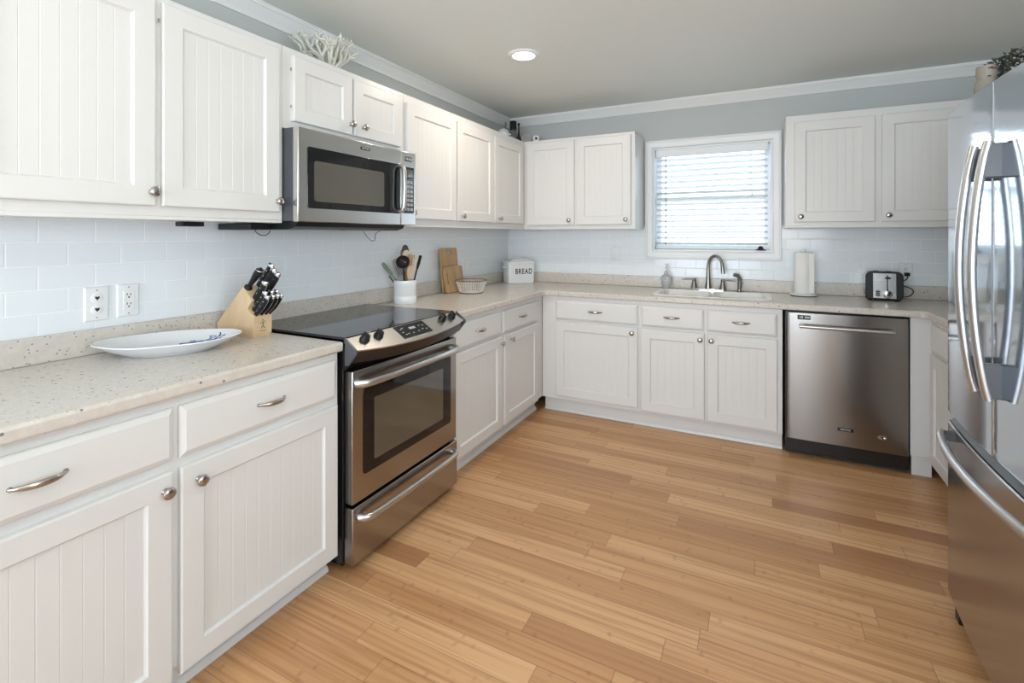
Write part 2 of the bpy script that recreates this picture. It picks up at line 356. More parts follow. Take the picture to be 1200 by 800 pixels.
# ---- window
def frame_loops(x0, x1, z0, z1, wid, pr):    # pr: list of (inset 0..wid, y)
    L = []
    for t, y in pr: L.append([(x0+t, y, z0+t), (x1-t, y, z0+t), (x1-t, y, z1-t), (x0+t, y, z1-t)])
    return L
cas = MB(); cas.loops(frame_loops(1.263, 2.230, 1.144, 2.087, .06, [(0, 0), (0, -.022), (.004, -.026), (.014, -.026), (.018, -.021), (.050, -.017), (.054, -.019), (.0585, -.019), (.0585, 0)]), closed=True)
win = struct(cas.build('window_1', 'trim', smooth=25))
j = MB(); j.loops(frame_loops(WX0, WX1, WZ0, WZ1, .0, [(0, 0), (.0005, 0), (.0125, 0), (.0125, .15), (0, .15)]), closed=True); j.build('window_jamb', 'vinyl', win, smooth=20)
MZ = 1.617
ix0, ix1 = WX0+.0125, WX1-.0125
def sash(name, z0, z1, y0, y1, w=.038):
    s = MB(); s.loops(frame_loops(ix0, ix1, z0, z1, w, [(0, y0), (w-.006, y0), (w, y0+.006), (w, y1-.006), (w-.006, y1), (0, y1)]), closed=True)
    o = s.build(name, 'vinyl', win, smooth=20)
    MB().box(ix0+w-.004, ix1-w+.004, (y0+y1)/2-.002, (y0+y1)/2+.002, z0+w-.004, z1-w+.004).build('window_pane', 'pane', o, smooth=0)
sash('upper_sash', MZ-.02, WZ1-.0125, .108, .136); sash('lower_sash', WZ0+.0125, MZ+.02, .078, .104)
MB().box(1.68, 1.80, .066, .078, MZ+.004, MZ+.016).build('sash_lock', 'vinyl', win, bevel=.003)

# ---- venetian blind
bl = thing('window_blind', 'white horizontal slat blind hanging inside the window above the sink', 'blind', (1.745, .04, 1.95))
bx0, bx1 = ix0+.006-1.745, ix1-.012-1.745
MB().box(bx0, bx1, -.032, -.022, 0.003, .064).build('valance', 'vinyl', bl, bevel=.004)
MB().box(bx0+.004, bx1-.004, -.02, .025, .012, .060).build('head_rail', 'vinyl', bl, bevel=.002)
ns = 16; pitch = .0445
sl = MB(); pts = []
for k in range(7):
    u = -1+2*k/6; pts.append((u*.0235, .003*(1-u*u)))
th = math.radians(-18)
rotp = lambda y, z: (y*math.cos(th)-z*math.sin(th), y*math.sin(th)+z*math.cos(th))
poly = [rotp(y, z+.0012) for y, z in pts]+[rotp(y, z-.0012) for y, z in pts[::-1]]
sl.prism_x(poly, bx0+.004, bx1-.004)
first = None
for i in range(ns):
    z = -.018-i*pitch
    if first is None: first = sl.build('slat', 'slat', bl, (0, 0, z), smooth=60)
    else:
        c = first.copy(); COL.objects.link(c); c.location = (0, 0, z); c.parent = bl
zb = -.018-(ns-1)*pitch-.034
MB().box(bx0+.004, bx1-.004, -.024, .024, zb-.007, zb+.007).build('bottom_rail', 'vinyl', bl, bevel=.003)
for xx in (-.27, .27):
    b = MB(); b.tube([(xx, -.026, .0), (xx, -.026, zb)], .0011, 6); b.build('ladder_cord', 'vinyl', bl)
b = MB(); b.tube([(-.325, -.036, .01), (-.325, -.038, -.70)], .004, 8); b.build('tilt_wand', 'midgrey', bl)
b = MB(); b.tube([(.285, -.036, .0), (.285, -.037, -.30)], .0012, 6); b.build('lift_cord', 'midgrey', bl)
for dx in (-.008, .009):
    MB().lathe([(.0012, .032), (.004, .026), (.008, .004), (.007, 0)], (.285+dx, -.038, -.335+dx*.6), 10).build('cord_tassel', 'plate', bl)
o = MB().lathe([(.036, 0), (.036, .005), (.024, .008), (.018, .016), (.015, .026), (.008, .031), (.001, .032)], (0, 0, 0), 20).build('sill_ornament', 'black', None, (2.095, .012, WZ0+.0125))
tag(o, 'small black domed object on the right end of the window sill', 'ornament')

# ================================================================== CABINETS
def ring_slab(b, x0, x1, z0, z1, yf, t, stile):
    """shaker door as one skin: edge, frame, chamfered step, beadboard panel"""
    rect = lambda i, y: [(x0+i, y, z0+i), (x1-i, y, z0+i), (x1-i, y, z1-i), (x0+i, y, z1-i)]
    L = [rect(0, yf+t), rect(0, yf+.005), rect(.0015, yf+.0015), rect(.005, yf), rect(stile, yf), rect(stile+.004, yf+.006), rect(stile+.006, yf+.0075), rect(stile+.006, yf+.014)]
    b.loops(L, cap0=True, cap1=False)
    i = stile+.006; a0, a1 = x0+i, x1-i; W_ = a1-a0; n = max(3, round(W_/.042)); p = W_/n
    xs = [(a0, yf+.0095)]
    for k in range(n):
        xa = a0+k*p; xb = xa+p
        xs += [(xa+.003, yf+.0095) if k == 0 else (xa+.0018, yf+.0095), (xb-.0018, yf+.0095)]
        if k < n-1: xs.append((xb, yf+.0103))
    xs.append((a1, yf+.0095))
    vs = [(x, y, z0+i) for x, y in xs]+[(x, y, z1-i) for x, y in xs]; m = len(xs)
    b.add(vs, [(q, q+1, m+q+1, m+q) for q in range(m-1)])

KNOB = [(.0085, 0), (.0085, .0015), (.0055, .004), (.005, .013), (.008, .017), (.0145, .0205), (.0165, .024), (.0150, .028), (.009, .0305), (.001, .031)]
_k = {}
def knob(parent, x, y, z):
    if 'k' not in _k: _k['k'] = MB().lathe(KNOB, n=20, axis='-y').build('knob', 'nickel', parent, (x, y, z), smooth=50)
    else:
        c = _k['k'].copy(); COL.objects.link(c); c.parent = parent; c.location = (x, y, z)
def pull(parent, x, y, z, wid=.102):
    if 'p' not in _k:
        b = MB(); n = 16; path = []; rr = []
        for i in range(n+1):
            t = -1+2*i/n; path.append((t*wid/2, -.002-.024*(1-abs(t)**2.6), .0)); rr.append(.0032+.0042*(1-t*t))
        b.tube(path, rr, 10, flat=(1.15, .75), up=(0, 0, 1)); 
        for s in (-1, 1): b.lathe([(.006, 0), (.005, .004)], (s*wid*.47, 0, 0), 10, '-y')
        _k['p'] = b.build('pull', 'nickel', parent, (x, y, z), smooth=60)
    else:
        c = _k['p'].copy(); COL.objects.link(c); c.parent = parent; c.location = (x, y, z)
def door(cab, d, x0, x1, z0, z1, kn=None, stile=.062, hinge=None):
    b = MB(); ring_slab(b, x0, x1, z0, z1, -d-.02, .02, stile); o = b.build('door', 'paint', cab, smooth=8)
    if kn: knob(o, kn[0], -d-.02, kn[1])
    if hinge is not None:
        for zz in (z0+.06, z1-.06):
            MB().tube([(hinge, -d-.008, zz-.006), (hinge, -d-.008, zz+.006)], .0026, 8).build('hinge', 'nickel', o)
    return o
def drawer(cab, d, x0, x1, z0, z1):
    rect = lambda i, y: [(x0+i, y, z0+i), (x1-i, y, z0+i), (x1-i, y, z1-i), (x0+i, y, z1-i)]
    b = MB(); b.loops([rect(0, -d), rect(0, -d-.010), rect(.003, -d-.014), rect(.012, -d-.0185), rect(.015, -d-.02)])
    o = b.build('drawer', 'paint', cab, smooth=20); pull(o, (x0+x1)/2, -d-.02, (z0+z1)/2+.002); return o

UD, UZ0, UZ1 = .324, 1.378, 2.114; BD, BZ0, BZ1 = .614, .108, .875
def upper(label, loc, rz, w, z0=UZ0, group='white wall cabinets'):
    c = thing('wall_cabinet', label, 'cabinet', (loc[0], loc[1], z0), rz, group)
    b = MB(); h = UZ1-z0
    b.box(0, w, -UD, 0, 0.012, h); b.box(0, .02, -UD, 0, 0, .012); b.box(w-.02, w, -UD, 0, 0, .012); b.box(.02, w-.02, -UD, -UD+.02, 0, .012)
    b.build('cabinet_body', 'paint', c, bevel=.0015); return c
def base(label, loc, rz, w, toe=(0, None), group='white base cabinets', hollow=False):
    c = thing('base_cabinet', label, 'cabinet', loc, rz, group)
    b = MB()
    if hollow:
        b.box(0, w, -BD, -BD+.02, BZ0, BZ1); b.box(0, .018, -BD+.02, -.002, BZ0, BZ1); b.box(w-.018, w, -BD+.02, -.002, BZ0, BZ1); b.box(.018, w-.018, -BD+.02, -.002, BZ0, BZ0+.018)
    else: b.box(0, w, -BD, -.002, BZ0, BZ1)
    b.build('cabinet_body', 'paint', c, bevel=.0015)
    t0, t1 = toe[0], toe[1] or w
    b = MB(); b.prism_x([(-.10, 0), (-.10, BZ0), (-.553, BZ0), (-.553, .022), (-.558, .020), (-.564, .012), (-.566, 0)], t0, t1); b.build('toe_kick', 'paint', c, smooth=30)
    return c
LZ = lambda v: v-UZ0
L90 = PI/2
# left wall, near pair
y0 = -3.598; W1 = 3.598-2.654
c = upper('white wall cabinet nearest the camera, above the wall outlets', (0, y0, 0), L90, W1)
door(c, UD, .025, -3.135-y0, .044, .712, (-3.150-y0, .088))
door(c, UD, -3.116-y0, -2.678-y0, .044, .712, (-2.692-y0, .086), hinge=-3.121-y0)
y0 = -2.653
c = upper('short white two-door wall cabinet above the microwave', (0, y0, 0), L90, .767, 1.774)
door(c, UD, -2.612-y0, -2.281-y0, .034, .310, (-2.297-y0, .082), .058, hinge=-2.618-y0)
door(c, UD, -2.268-y0, -1.925-y0, .034, .310, (-2.215-y0, .082), .058)
y0 = -1.885
c = upper('narrow single-door white wall cabinet just right of the microwave', (0, y0, 0), L90, .514)
door(c, UD, -1.872-y0, -1.379-y0, .044, .690, (-1.835-y0, .078))
y0 = -1.370
c = upper('white two-door wall cabinet on the left wall running into the corner', (0, y0, 0), L90, 1.368)
door(c, UD, -1.362-y0, -.880-y0, .044, .690, (-1.318-y0, .076)); door(c, UD, -.868-y0, -.384-y0, .044, .690, (-.806-y0, .076))
c = upper('white two-door wall cabinet left of the window, over the bread bin', (.3245, 0, 0), 0, 1.2502-.3245)
x0 = .3245
door(c, UD, .355-x0, .771-x0, .034, .714, (.732-x0, .072)); door(c, UD, .792-x0, 1.221-x0, .034, .714, (1.186-x0, .070))
x0 = 2.243
c = upper('white two-door wall cabinet right of the window, over the toaster', (x0, 0, 0), 0, XR-x0-.002)
door(c, UD, 2.291-x0, 2.722-x0, .036, .690, (2.326-x0, .072)); door(c, UD, 2.754-x0, 3.185-x0, .036, .690, (2.786-x0, .073))
# base run, left wall
y0 = -3.83
c = base('white base cabinet at the lower left, under the oval platter', (0, y0, 0), L90, 3.83-2.632)
drawer(c, BD, .02, -3.236-y0, .700, .846); drawer(c, BD, -3.220-y0, -2.650-y0, .700, .846)
door(c, BD, .02, -3.240-y0, .090, .672, (-3.262-y0, .626)); door(c, BD, -3.219-y0, -2.647-y0, .090, .672, (-3.172-y0, .622))
y0 = -1.856
c = base('white base cabinet between the oven and the corner', (0, y0, 0), L90, 1.856-.616)
drawer(c, BD, -1.843-y0, -1.300-y0, .704, .846); drawer(c, BD, -1.281-y0, -.731-y0, .704, .846)
door(c, BD, -1.843-y0, -1.297-y0, .112, .690, (-1.321-y0, .648)); door(c, BD, -1.258-y0, -.731-y0, .112, .690, (-1.180-y0, .650))
# base run, back wall
x0 = .615
c = base('white one-door base cabinet in the corner below the bread bin', (x0, 0, 0), 0, 1.3475-x0, (0, None))
drawer(c, BD, .728-x0, 1.336-x0, .704, .846); door(c, BD, .729-x0, 1.336-x0, .136, .688, (1.300-x0, .652))
x0 = 1.348
c = base('white two-door base cabinet below the sink', (x0, 0, 0), 0, 2.212-x0, hollow=True)
drawer(c, BD, 1.359-x0, 1.764-x0, .704, .846); drawer(c, BD, 1.781-x0, 2.184-x0, .704, .846)
door(c, BD, 1.359-x0, 1.767-x0, .124, .688, (1.742-x0, .648)); door(c, BD, 1.784-x0, 2.184-x0, .124, .688, (1.810-x0, .648))
# right run beside the fridge
c = thing('base_cabinet', 'white base cabinet partly hidden behind the refrigerator, right of the dishwasher', 'cabinet', (XR, -.60, 0), -L90, 'white base cabinets')
b = MB(); b.box(.014, 1.16, -BD, -.002, BZ0, BZ1); b.box(.0, .014, -.708, -.002, BZ0, BZ1); b.build('cabinet_body', 'paint', c, bevel=.0015)
MB().box(.0, 1.16, -.553, -.10, 0, BZ0).build('toe_kick', 'paint', c)
MB().box(-.02, .0, -.70, -.612, 0, BZ0).build('filler_base', 'paint', c)
drawer(c, BD, .052, 1.13, .704, .846); door(c, BD, .052, .585, .098, .688); door(c, BD, .60, 1.13, .098, .688)

# ================================================================== COUNTERTOPS
CT, CB = .914, .876
t = thing('countertop', 'speckled beige countertop on the left, under the platter and knife block', 'countertop', (0, -3.9, CB), 0, 'stone countertops')
MB().box(.0085, .644, 0, 3.9-2.627, 0, CT-CB).build('counter_slab', 'stone', t, bevel=.009, seg=3)
MB().box(.0085, .027, 0, 3.9-2.627, CT-CB, .088+CT-CB).build('upstand', 'stone', t, bevel=.004)
t = thing('countertop', 'speckled beige L-shaped countertop holding the sink, bread bin and toaster', 'countertop', (0, 0, CB), 0, 'stone countertops')
FX = 2.896
outer = [(.0085, -1.855), (.644, -1.855), (.644, -.685), (.652, -.657), (.675, -.644), (2.870, -.644), (2.890, -.652), (FX, -.672), (FX, -1.76), (XR, -1.76), (XR, -.0085), (.0085, -.0085)]
def rrect(x0, x1, y0, y1, r, n=5):
    P = []
    for cx, cy, a in ((x1-r, y1-r, 0), (x0+r, y1-r, 90), (x0+r, y0+r, 180), (x1-r, y0+r, 270)):
        for k in range(n+1):
            q = math.radians(a+90*k/n); P.append((cx+r*math.cos(q), cy+r*math.sin(q)))
    return P
hole = rrect(1.435, 2.135, -.535, -.165, .05)
def slab_with_hole(name, outer, hole, z0, z1, m, parent, bevel):
    bm = bmesh.new(); es = []
    for loop in (outer, hole):
        vs_ = [bm.verts.new((x, y, z0)) for x, y in loop]
        es += [bm.edges.new((vs_[i], vs_[(i+1) % len(vs_)])) for i in range(len(vs_))]
    bmesh.ops.triangle_fill(bm, use_beauty=True, edges=es)
    r = bmesh.ops.extrude_face_region(bm, geom=bm.faces[:])
    bmesh.ops.translate(bm, vec=(0, 0, z1-z0), verts=[e for e in r['geom'] if isinstance(e, bmesh.types.BMVert)])
    bmesh.ops.dissolve_limit(bm, angle_limit=.01, verts=bm.verts[:], edges=bm.edges[:])
    bmesh.ops.recalc_face_normals(bm, faces=bm.faces)
    me = bpy.data.meshes.new(name); bm.to_mesh(me); bm.free(); me.materials.append(M[m])
    o = bpy.data.objects.new(name, me); COL.objects.link(o); o.parent = parent
    bv = o.modifiers.new('bevel', 'BEVEL'); bv.width = bevel; bv.segments = 3; bv.limit_method = 'ANGLE'; bv.angle_limit = math.radians(40)
    return o
slab_with_hole('counter_slab', outer, hole, 0, CT-CB, 'stone', t, .009)
zu = CT-CB
b = MB(); b.prism([(.0085, -1.855), (.027, -1.855), (.027, -.027), (XR-.019, -.027), (XR-.019, -1.76), (XR, -1.76), (XR, -.0085), (.0085, -.0085)], zu, zu+.088); b.build('upstand', 'stone', t, bevel=.004)
# counter strip behind the oven
b = MB().box(.0085, .027, -2.627, -1.855, .88, CT+.088); tag(b.build('splash_strip', 'stone', None, bevel=.003), 'speckled beige stone strip along the wall behind the cooktop', 'backsplash')

# ---- sink
s = thing('sink', 'white double-bowl sink set into the counter below the window', 'sink', (1.785, -.35, CT))
rim_o = rrect(-.375, .375, -.205, .205, .06); 
def bowl(b, x0, x1, y0, y1, top):
    P = lambda i, z, r: [(x, y, z) for x, y in rrect(x0+i, x1-i, y0+i, y1-i, r)]
    b.loops([P(0, top, .045), P(.004, top-.008, .045), P(.012, -.15, .045), P(.03, -.172, .04), P(.06, -.178, .02)], cap0=False)
bm_ = bmesh.new()
es = []
for loop in (rim_o, rrect(-.338, -.012, -.172, .172, .045), rrect(.012, .338, -.172, .172, .045)):
    vv = [bm_.verts.new((x, y, .0055)) for x, y in loop]; es += [bm_.edges.new((vv[i], vv[(i+1) % len(vv)])) for i in range(len(vv))]
bmesh.ops.triangle_fill(bm_, use_beauty=True, edges=es)
me = bpy.data.meshes.new('t'); bm_.to_mesh(me); bm_.free()
b = MB(); b.add([v.co[:] for v in me.vertices], [tuple(p.vertices) for p in me.polygons]); bpy.data.meshes.remove(me)
b.loops([[(x, y, .0055) for x, y in rim_o], [(x*1.008, y*1.012, .0005) for x, y in rim_o]], False, False)
bowl(b, -.338, -.012, -.172, .172, .0055); bowl(b, .012, .338, -.172, .172, .0055)
b.build('basin', 'sink', s, smooth=40)
for xx in (-.175, .175): MB().lathe([(.042, -.1775), (.04, -.1755), (.02, -.1765), (.001, -.1765)], (xx, 0, 0), 20).build('drain', 'chrome', s)

# ---- tap and sprayer
f = thing('faucet', 'pewter two-handle gooseneck faucet behind the sink', 'faucet', (1.745, -.100, CT))
b = MB(); b.loops([[(x, y, z) for x, y in rrect(-.122+i, .122-i, -.024+i, .024-i, .022-i)] for i, z in ((0, 0), (0, .014), (.005, .019))]); b.build('base_plate', 'chrome', f, smooth=40)
path = [(0, 0, .017), (0, 0, .06), (0, 0, .12), (0, 0, .175)]; dx, dy = .83, -.56
for k in range(1, 13):
    a = PI*k/13*1.05; path.append((dx*.062*(1-math.cos(a)), dy*.062*(1-math.cos(a)), .175+.088*math.sin(a)))
path.append((dx*.128, dy*.128, .135))
b = MB(); b.tube(path, [.024, .018, .0135, .012]+[.0115]*11+[.013, .0145], 14); b.build('spout', 'pewter', f, smooth=60)
for sx in (-1, 1):
    b = MB(); b.lathe([(.025, .015), (.022, .03), (.014, .062), (.013, .072), (.016, .078), (.012, .088), (.001, .092)], (sx*.1, 0, 0), 16)
    b.tube([(sx*.1, 0, .080), (sx*.125, -.004, .083), (sx*.16, -.008, .081), (sx*.19, -.012, .079)], [.007, .006, .008, .004], 10, flat=(.8, 1)); b.build('lever_handle', 'pewter', f, smooth=60)
b = MB(); b.lathe([(.026, 0), (.026, .006), (.014, .010), (.012, .03)], n=16)
b.tube([(0, 0, .02), (.004, 0, .06), (.002, -.002, .10), (-.012, -.010, .122), (-.034, -.026, .126)], [.013, .0155, .0155, .015, .0135], 14)
tag(b.build('side_sprayer', 'pewter', None, (1.956, -.100, CT), smooth=60), 'small pewter pull-out sprayer to the right of the faucet', 'sprayer')

# ---- soap dispenser
s = thing('soap_dispenser', 'clear cut-glass soap dispenser with chrome pump left of the faucet', 'soap dispenser', (1.437, -.085, CT))
b = MB(); b.lathe([(.030, 0), (.033, .006), (.034, .03), (.040, .055), (.041, .075), (.038, .094), (.027, .106), (.016, .112), (.015, .118)], n=12); b.build('bottle', 'cutglass', s, smooth=20)
b = MB(); b.lathe([(.015, .112), (.016, .128), (.009, .134), (.005, .15)], n=16); b.lathe([(.009, .150), (.009, .16), (.004, .166), (.004, .185), (.009, .187), (.008, .194), (.001, .196)], n=16)
b.tube([(0, 0, .19), (.012, -.02, .189), (.02, -.034, .180)], [.0055, .005, .004], 8); b.build('pump', 'chrome', s, smooth=50)

# ================================================================== RANGE
r = thing('range', 'stainless steel range with black glass cooktop between the left base cabinets', 'oven', (0, -2.613, 0), L90)
RW = .755
b = MB(); b.box(.004, RW-.004, -.618, -.035, .02, .905); b.build('range_body', 'satin', r, bevel=.003)
for x in (.05, RW-.05):
    for y in (-.58, -.08): MB().lathe([(.018, 0), (.018, .02)], (x, y, 0), 12).build('levelling_foot', 'black', r)
MB().box(-.006, RW+.006, -.640, -.030, .9155, .9265).build('cooktop', 'cooktop', r, bevel=.003)
n = 16
def bow(t): return .068+.030*(1-(2*t-1)**2)
tops = []; fr = []; under = []; back = []
for i in range(n+1):
    t = i/n; x = -.004+t*(RW+.008); q = bow(t)
    tops.append((x, -.634, .9255)); fr.append((x, -.634-q, .9255-.62*q)); under.append((x, -.634-q+.012, .9255-.62*q-.022)); back.append((x, -.634, .80))
def sheet(b, rows):
    m = len(rows[0]); vs_ = [p for rr in rows for p in rr]
    b.add(vs_, [(a*m+k, a*m+k+1, (a+1)*m+k+1, (a+1)*m+k) for a in range(len(rows)-1) for k in range(m-1)])
b = MB(); L = [[tops[i], fr[i], (fr[i][0], fr[i][1]+.004, fr[i][2]-.006), (tops[i][0], -.630, .905)] for i in range(n+1)]
b.loops(L); cp = b.build('control_panel', 'oven_steel_bright', r, smooth=30)
b = MB(); L = [[(fr[i][0], fr[i][1]+.005, fr[i][2]-.0065), (under[i][0], under[i][1]+.012, under[i][2]-.030), (under[i][0], -.640, .800), (under[i][0], -.61, .800), (under[i][0], -.61, .904)] for i in range(n+1)]
b.loops(L); b.build('panel_fascia', 'satin', r, smooth=30)
for s_ in (0, 1):     # rounded dark end caps
    b = MB(); x = -.0045 if s_ == 0 else RW+.0045; w = -.011 if s_ == 0 else .011; q = bow(0)
    P = [(-.648, .928), (-.652, .924), (-.634-q-.004, .9255-.62*q+.002), (-.634-q-.006, .9255-.62*q-.012), (-.634-q+.012, .85), (-.665, .82), (-.648, .82)]
    b.prism_x(P, x, x+w); b.build('panel_end_cap', 'grey', r, bevel=.003)
slope = math.atan(.62)
def on_panel(x, q, lift=0):   # q = distance along -y from top edge
    return (x, -.634-q-lift*math.sin(slope), .9255-.62*q+lift*math.cos(slope))
for x in (.076, .156, .614, .697):
    b = MB(); b.lathe([(.021, 0), (.021, .004), (.019, .007), (.0165, .022), (.014, .024), (.001, .0245)], n=20); b.box(-.004, .004, -.0155, .0155, .02, .028)
    b.build('control_knob', 'black', cp, on_panel(x, .030), (slope, 0, 0), smooth=40)
b = MB(); b.box(-.102, .102, -.040, .040, 0, .0016); dsp = b.build('display', 'lcd', cp, on_panel(.372, .043, .0002), (slope, 0, 0), bevel=.0005)
for k, (px_, py_) in enumerate([(-.075, .016), (-.06, .022), (-.078, -.004), (-.052, -.018), (-.07, -.02), (-.02, -.02), (.05, .014), (.074, .010), (.052, -.012), (.078, -.016), (.02, -.018)]):
    MB().box(px_-.006, px_+.006, py_-.002, py_+.002, .0016, .0019).build('button_mark', 'midgrey', dsp, smooth=0)
MB().box(-.022, .02, .004, .018, .0016, .0019).build('clock_window', 'midgrey', dsp, smooth=0)
MB().box(-.035, .035, -.003, .003, 0, .0006).build('name_mark', 'midgrey', cp, on_panel(.385, .084, .0004), (slope, 0, 0))
# oven door
b = MB(); b.box(.010, RW-.012, -.664, -.622, .266, .792); od = b.build('oven_door', 'steel', r, bevel=.004)
P = rrect(.066, .690, .364, .712, .018)
b = MB(); b.prism_y(P, -.6665, -.655); b.build('window_frame', 'blackglass', od, bevel=.002, smooth=40)
b = MB(); b.prism_y(rrect(.128, .618, .405, .660, .008), -.6676, -.664); b.build('oven_window', 'screen', od, smooth=40)
def bar_handle(parent, xa, xb, z, y, r_, out, dz=0):
    path = [(xa, y+.002, z), (xa+.006, y-out*.55, z), (xa+.03, y-out*.92, z)]; N = 8
    for k in range(1, N): path.append((xa+.03+(xb-xa-.06)*k/N, y-out*(1+.10*math.sin(PI*k/N)), z))
    path += [(xb-.03, y-out*.92, z), (xb-.006, y-out*.55, z), (xb, y+.002, z)]
    b = MB(); b.tube(path, [r_*1.25, r_*1.2, r_]+[r_]*(N-1)+[r_, r_*1.2, r_*1.25], 12, up=(0, 0, 1), flat=(1.1, .9)); return b.build('handle', 'handle', parent, smooth=60)
bar_handle(od, .034, RW-.036, .742, -.664, .0145, .042)
b = MB(); b.box(.008, RW-.010, -.668, -.622, .030, .254); sd = b.build('storage_drawer', 'steel', r, bevel=.004)
bar_handle(sd, .045, RW-.045, .205, -.668, .0125, .036)

# ================================================================== MICROWAVE
m = thing('microwave', 'stainless steel over-range microwave with black window under the short cabinet', 'microwave', (0, -2.6535, 1.378), L90)
MW = .758
b = MB(); b.box(.003, MW-.003, -.386, -.01, .008, .392); b.build('microwave_body', 'grey', m, bevel=.002)
md = MB().box(0, .634, -.418, -.386, .004, .392).build('microwave_door', 'oven_steel_bright', m, bevel=.004)
# window surround: black glass with a lighter screen
b = MB(); b.prism_y(rrect(.045, .628, .062, .318, .012), -.4205, -.41); b.build('door_window', 'blackglass', md, bevel=.0015, smooth=40)
b = MB(); b.prism_y(rrect(.078, .505, .092, .262, .012), -.4214, -.418); b.build('window_screen', 'screen', md, smooth=40)
b = MB(); b.tube([(.622, -.408, .07), (.622, -.440, .078), (.622, -.452, .10), (.622, -.454, .19), (.622, -.452, .285), (.622, -.440, .305), (.622, -.408, .314)], .0115, 12, up=(1, 0, 0)); b.build('handle', 'handle', md, smooth=60)
b = MB(); b.prism_y([(.348, .352), (.408, .352), (.408, .366), (.348, .366)], -.4195, -.417); bd = b.build('badge', 'lcd', md, bevel=.0008)
b.__init__(); 
text_mesh('badge_text', 'MAYTAG', .0115, 'label_white', bd, (.378, -.4197, .359), (PI/2, 0, 0), .0002)
cpn = MB().box(.637, MW, -.418, -.386, .004, .392).build('control_panel', 'oven_steel_bright', m, bevel=.004)
b = MB(); b.prism_y(rrect(.650, .742, .066, .312, .006), -.4192, -.41); kp = b.build('keypad', 'blackglass', cpn, smooth=40)
b = MB()
for rr_ in range(7):
    for cc in range(3): b.box(.659+cc*.026, .679+cc*.026, -.4200, -.4188, .080+rr_*.024, .096+rr_*.024)
b.build('key_marks', 'midgrey', kp, smooth=0)
MB().box(.660, .732, -.4202, -.4188, .258, .300).build('clock_display', 'screen', kp)
b = MB(); b.box(.668, .722, -.4194, -.4175, .342, .366); st_ = b.build('round_sticker', 'ink', cpn, label='small black sticker with a white ten')
text_mesh('sticker_text', '10', .018, 'label_white', st_, (.680, -.4196, .354), (PI/2, 0, 0), .0002, .0004)
b = MB(); b.box(.694, .718, -.4198, -.4193, .356, .359); b.box(.694, .718, -.4198, -.4193, .349, .352); b.build('sticker_lines', 'label_white', st_, smooth=0)
# vent tray under the microwave
b = MB(); b.prism_x([(-.392, .006), (-.380, -.014), (-.34, -.025), (-.04, -.025), (-.02, .006)], .02, MW-.06); b.build('bottom_vent', 'black', m, smooth=30)
for xa in (.14, .44): MB().box(xa, xa+.16, -.34, -.22, -.0275, -.0245).build('grease_filter', 'midgrey', m)

# ================================================================== DISHWASHER
d = thing('dishwasher', 'stainless steel dishwasher at the right end of the back counter', 'dishwasher', (2.222, 0, 0), 0)
DWW = .610
MB().box(.004, DWW-.004, -.606, -.03, .02, .868).build('dishwasher_body', 'satin', d)
P = [(.012, -.608), (.012, -.632), (.016, -.640), (.034, -.6445), (DWW-.034, -.6445), (DWW-.016, -.640), (DWW-.012, -.632), (DWW-.012, -.608)]
dd = MB(); dd.prism(P, .108, .866); dd = dd.build('dishwasher_door', 'washer', d, bevel=.002, smooth=30)
MB().box(.006, DWW-.006, -.575, -.545, .0, .104).build('toe_panel', 'dark', d)
b = MB(); b.tube([(.075, -.680, .790), (.53, -.680, .790)], .0105, 12, up=(0, 0, 1)); 
b.box(.075, .10, -.682, -.644, .783, .797); b.box(.505, .53, -.682, -.644, .783, .797); b.build('handle', 'handle', dd, smooth=40)
b = MB(); b.box(.068, .134, -.6456, -.6440, .826, .852); st_ = b.build('round_sticker', 'ink', dd, label='black sticker with a white ten in the upper left corner')
b = MB(); b.box(.066, .136, -.6453, -.6440, .824, .854); b.build('sticker_border', 'label_white', dd)
text_mesh('sticker_text', '10', .021, 'label_white', st_, (.085, -.6458, .839), (PI/2, 0, 0), .0002, .0006)
b = MB(); b.box(.104, .130, -.6460, -.6455, .841, .8445); b.box(.104, .130, -.6460, -.6455, .834, .8375); b.build('sticker_lines', 'label_white', st_, smooth=0)
b = MB(); b.box(.268, .345, -.6460, -.6442, .196, .214); bd = b.build('badge', 'lcd', dd, bevel=.0006)
text_mesh('badge_text', 'MAYTAG', .012, 'label_white', bd, (.3065, -.6462, .205), (PI/2, 0, 0), .0002)
b = MB(); b.loops([[(.478+a*math.cos(2*PI*k/20), y_, .192+b_*math.sin(2*PI*k/20)) for k in range(20)] for a, b_, y_ in ((.021, .013, -.6442), (.021, .013, -.6455), (.015, .009, -.6460), (.013, .007, -.6452))]); bd2 = b.build('oval_emblem', 'chrome', dd, smooth=40)
b = MB(); b.tube([(.484, -.6462, .197), (.470, -.6464, .192), (.484, -.6464, .188)], .0018, 6); b.build('emblem_mark', 'ink', bd2)

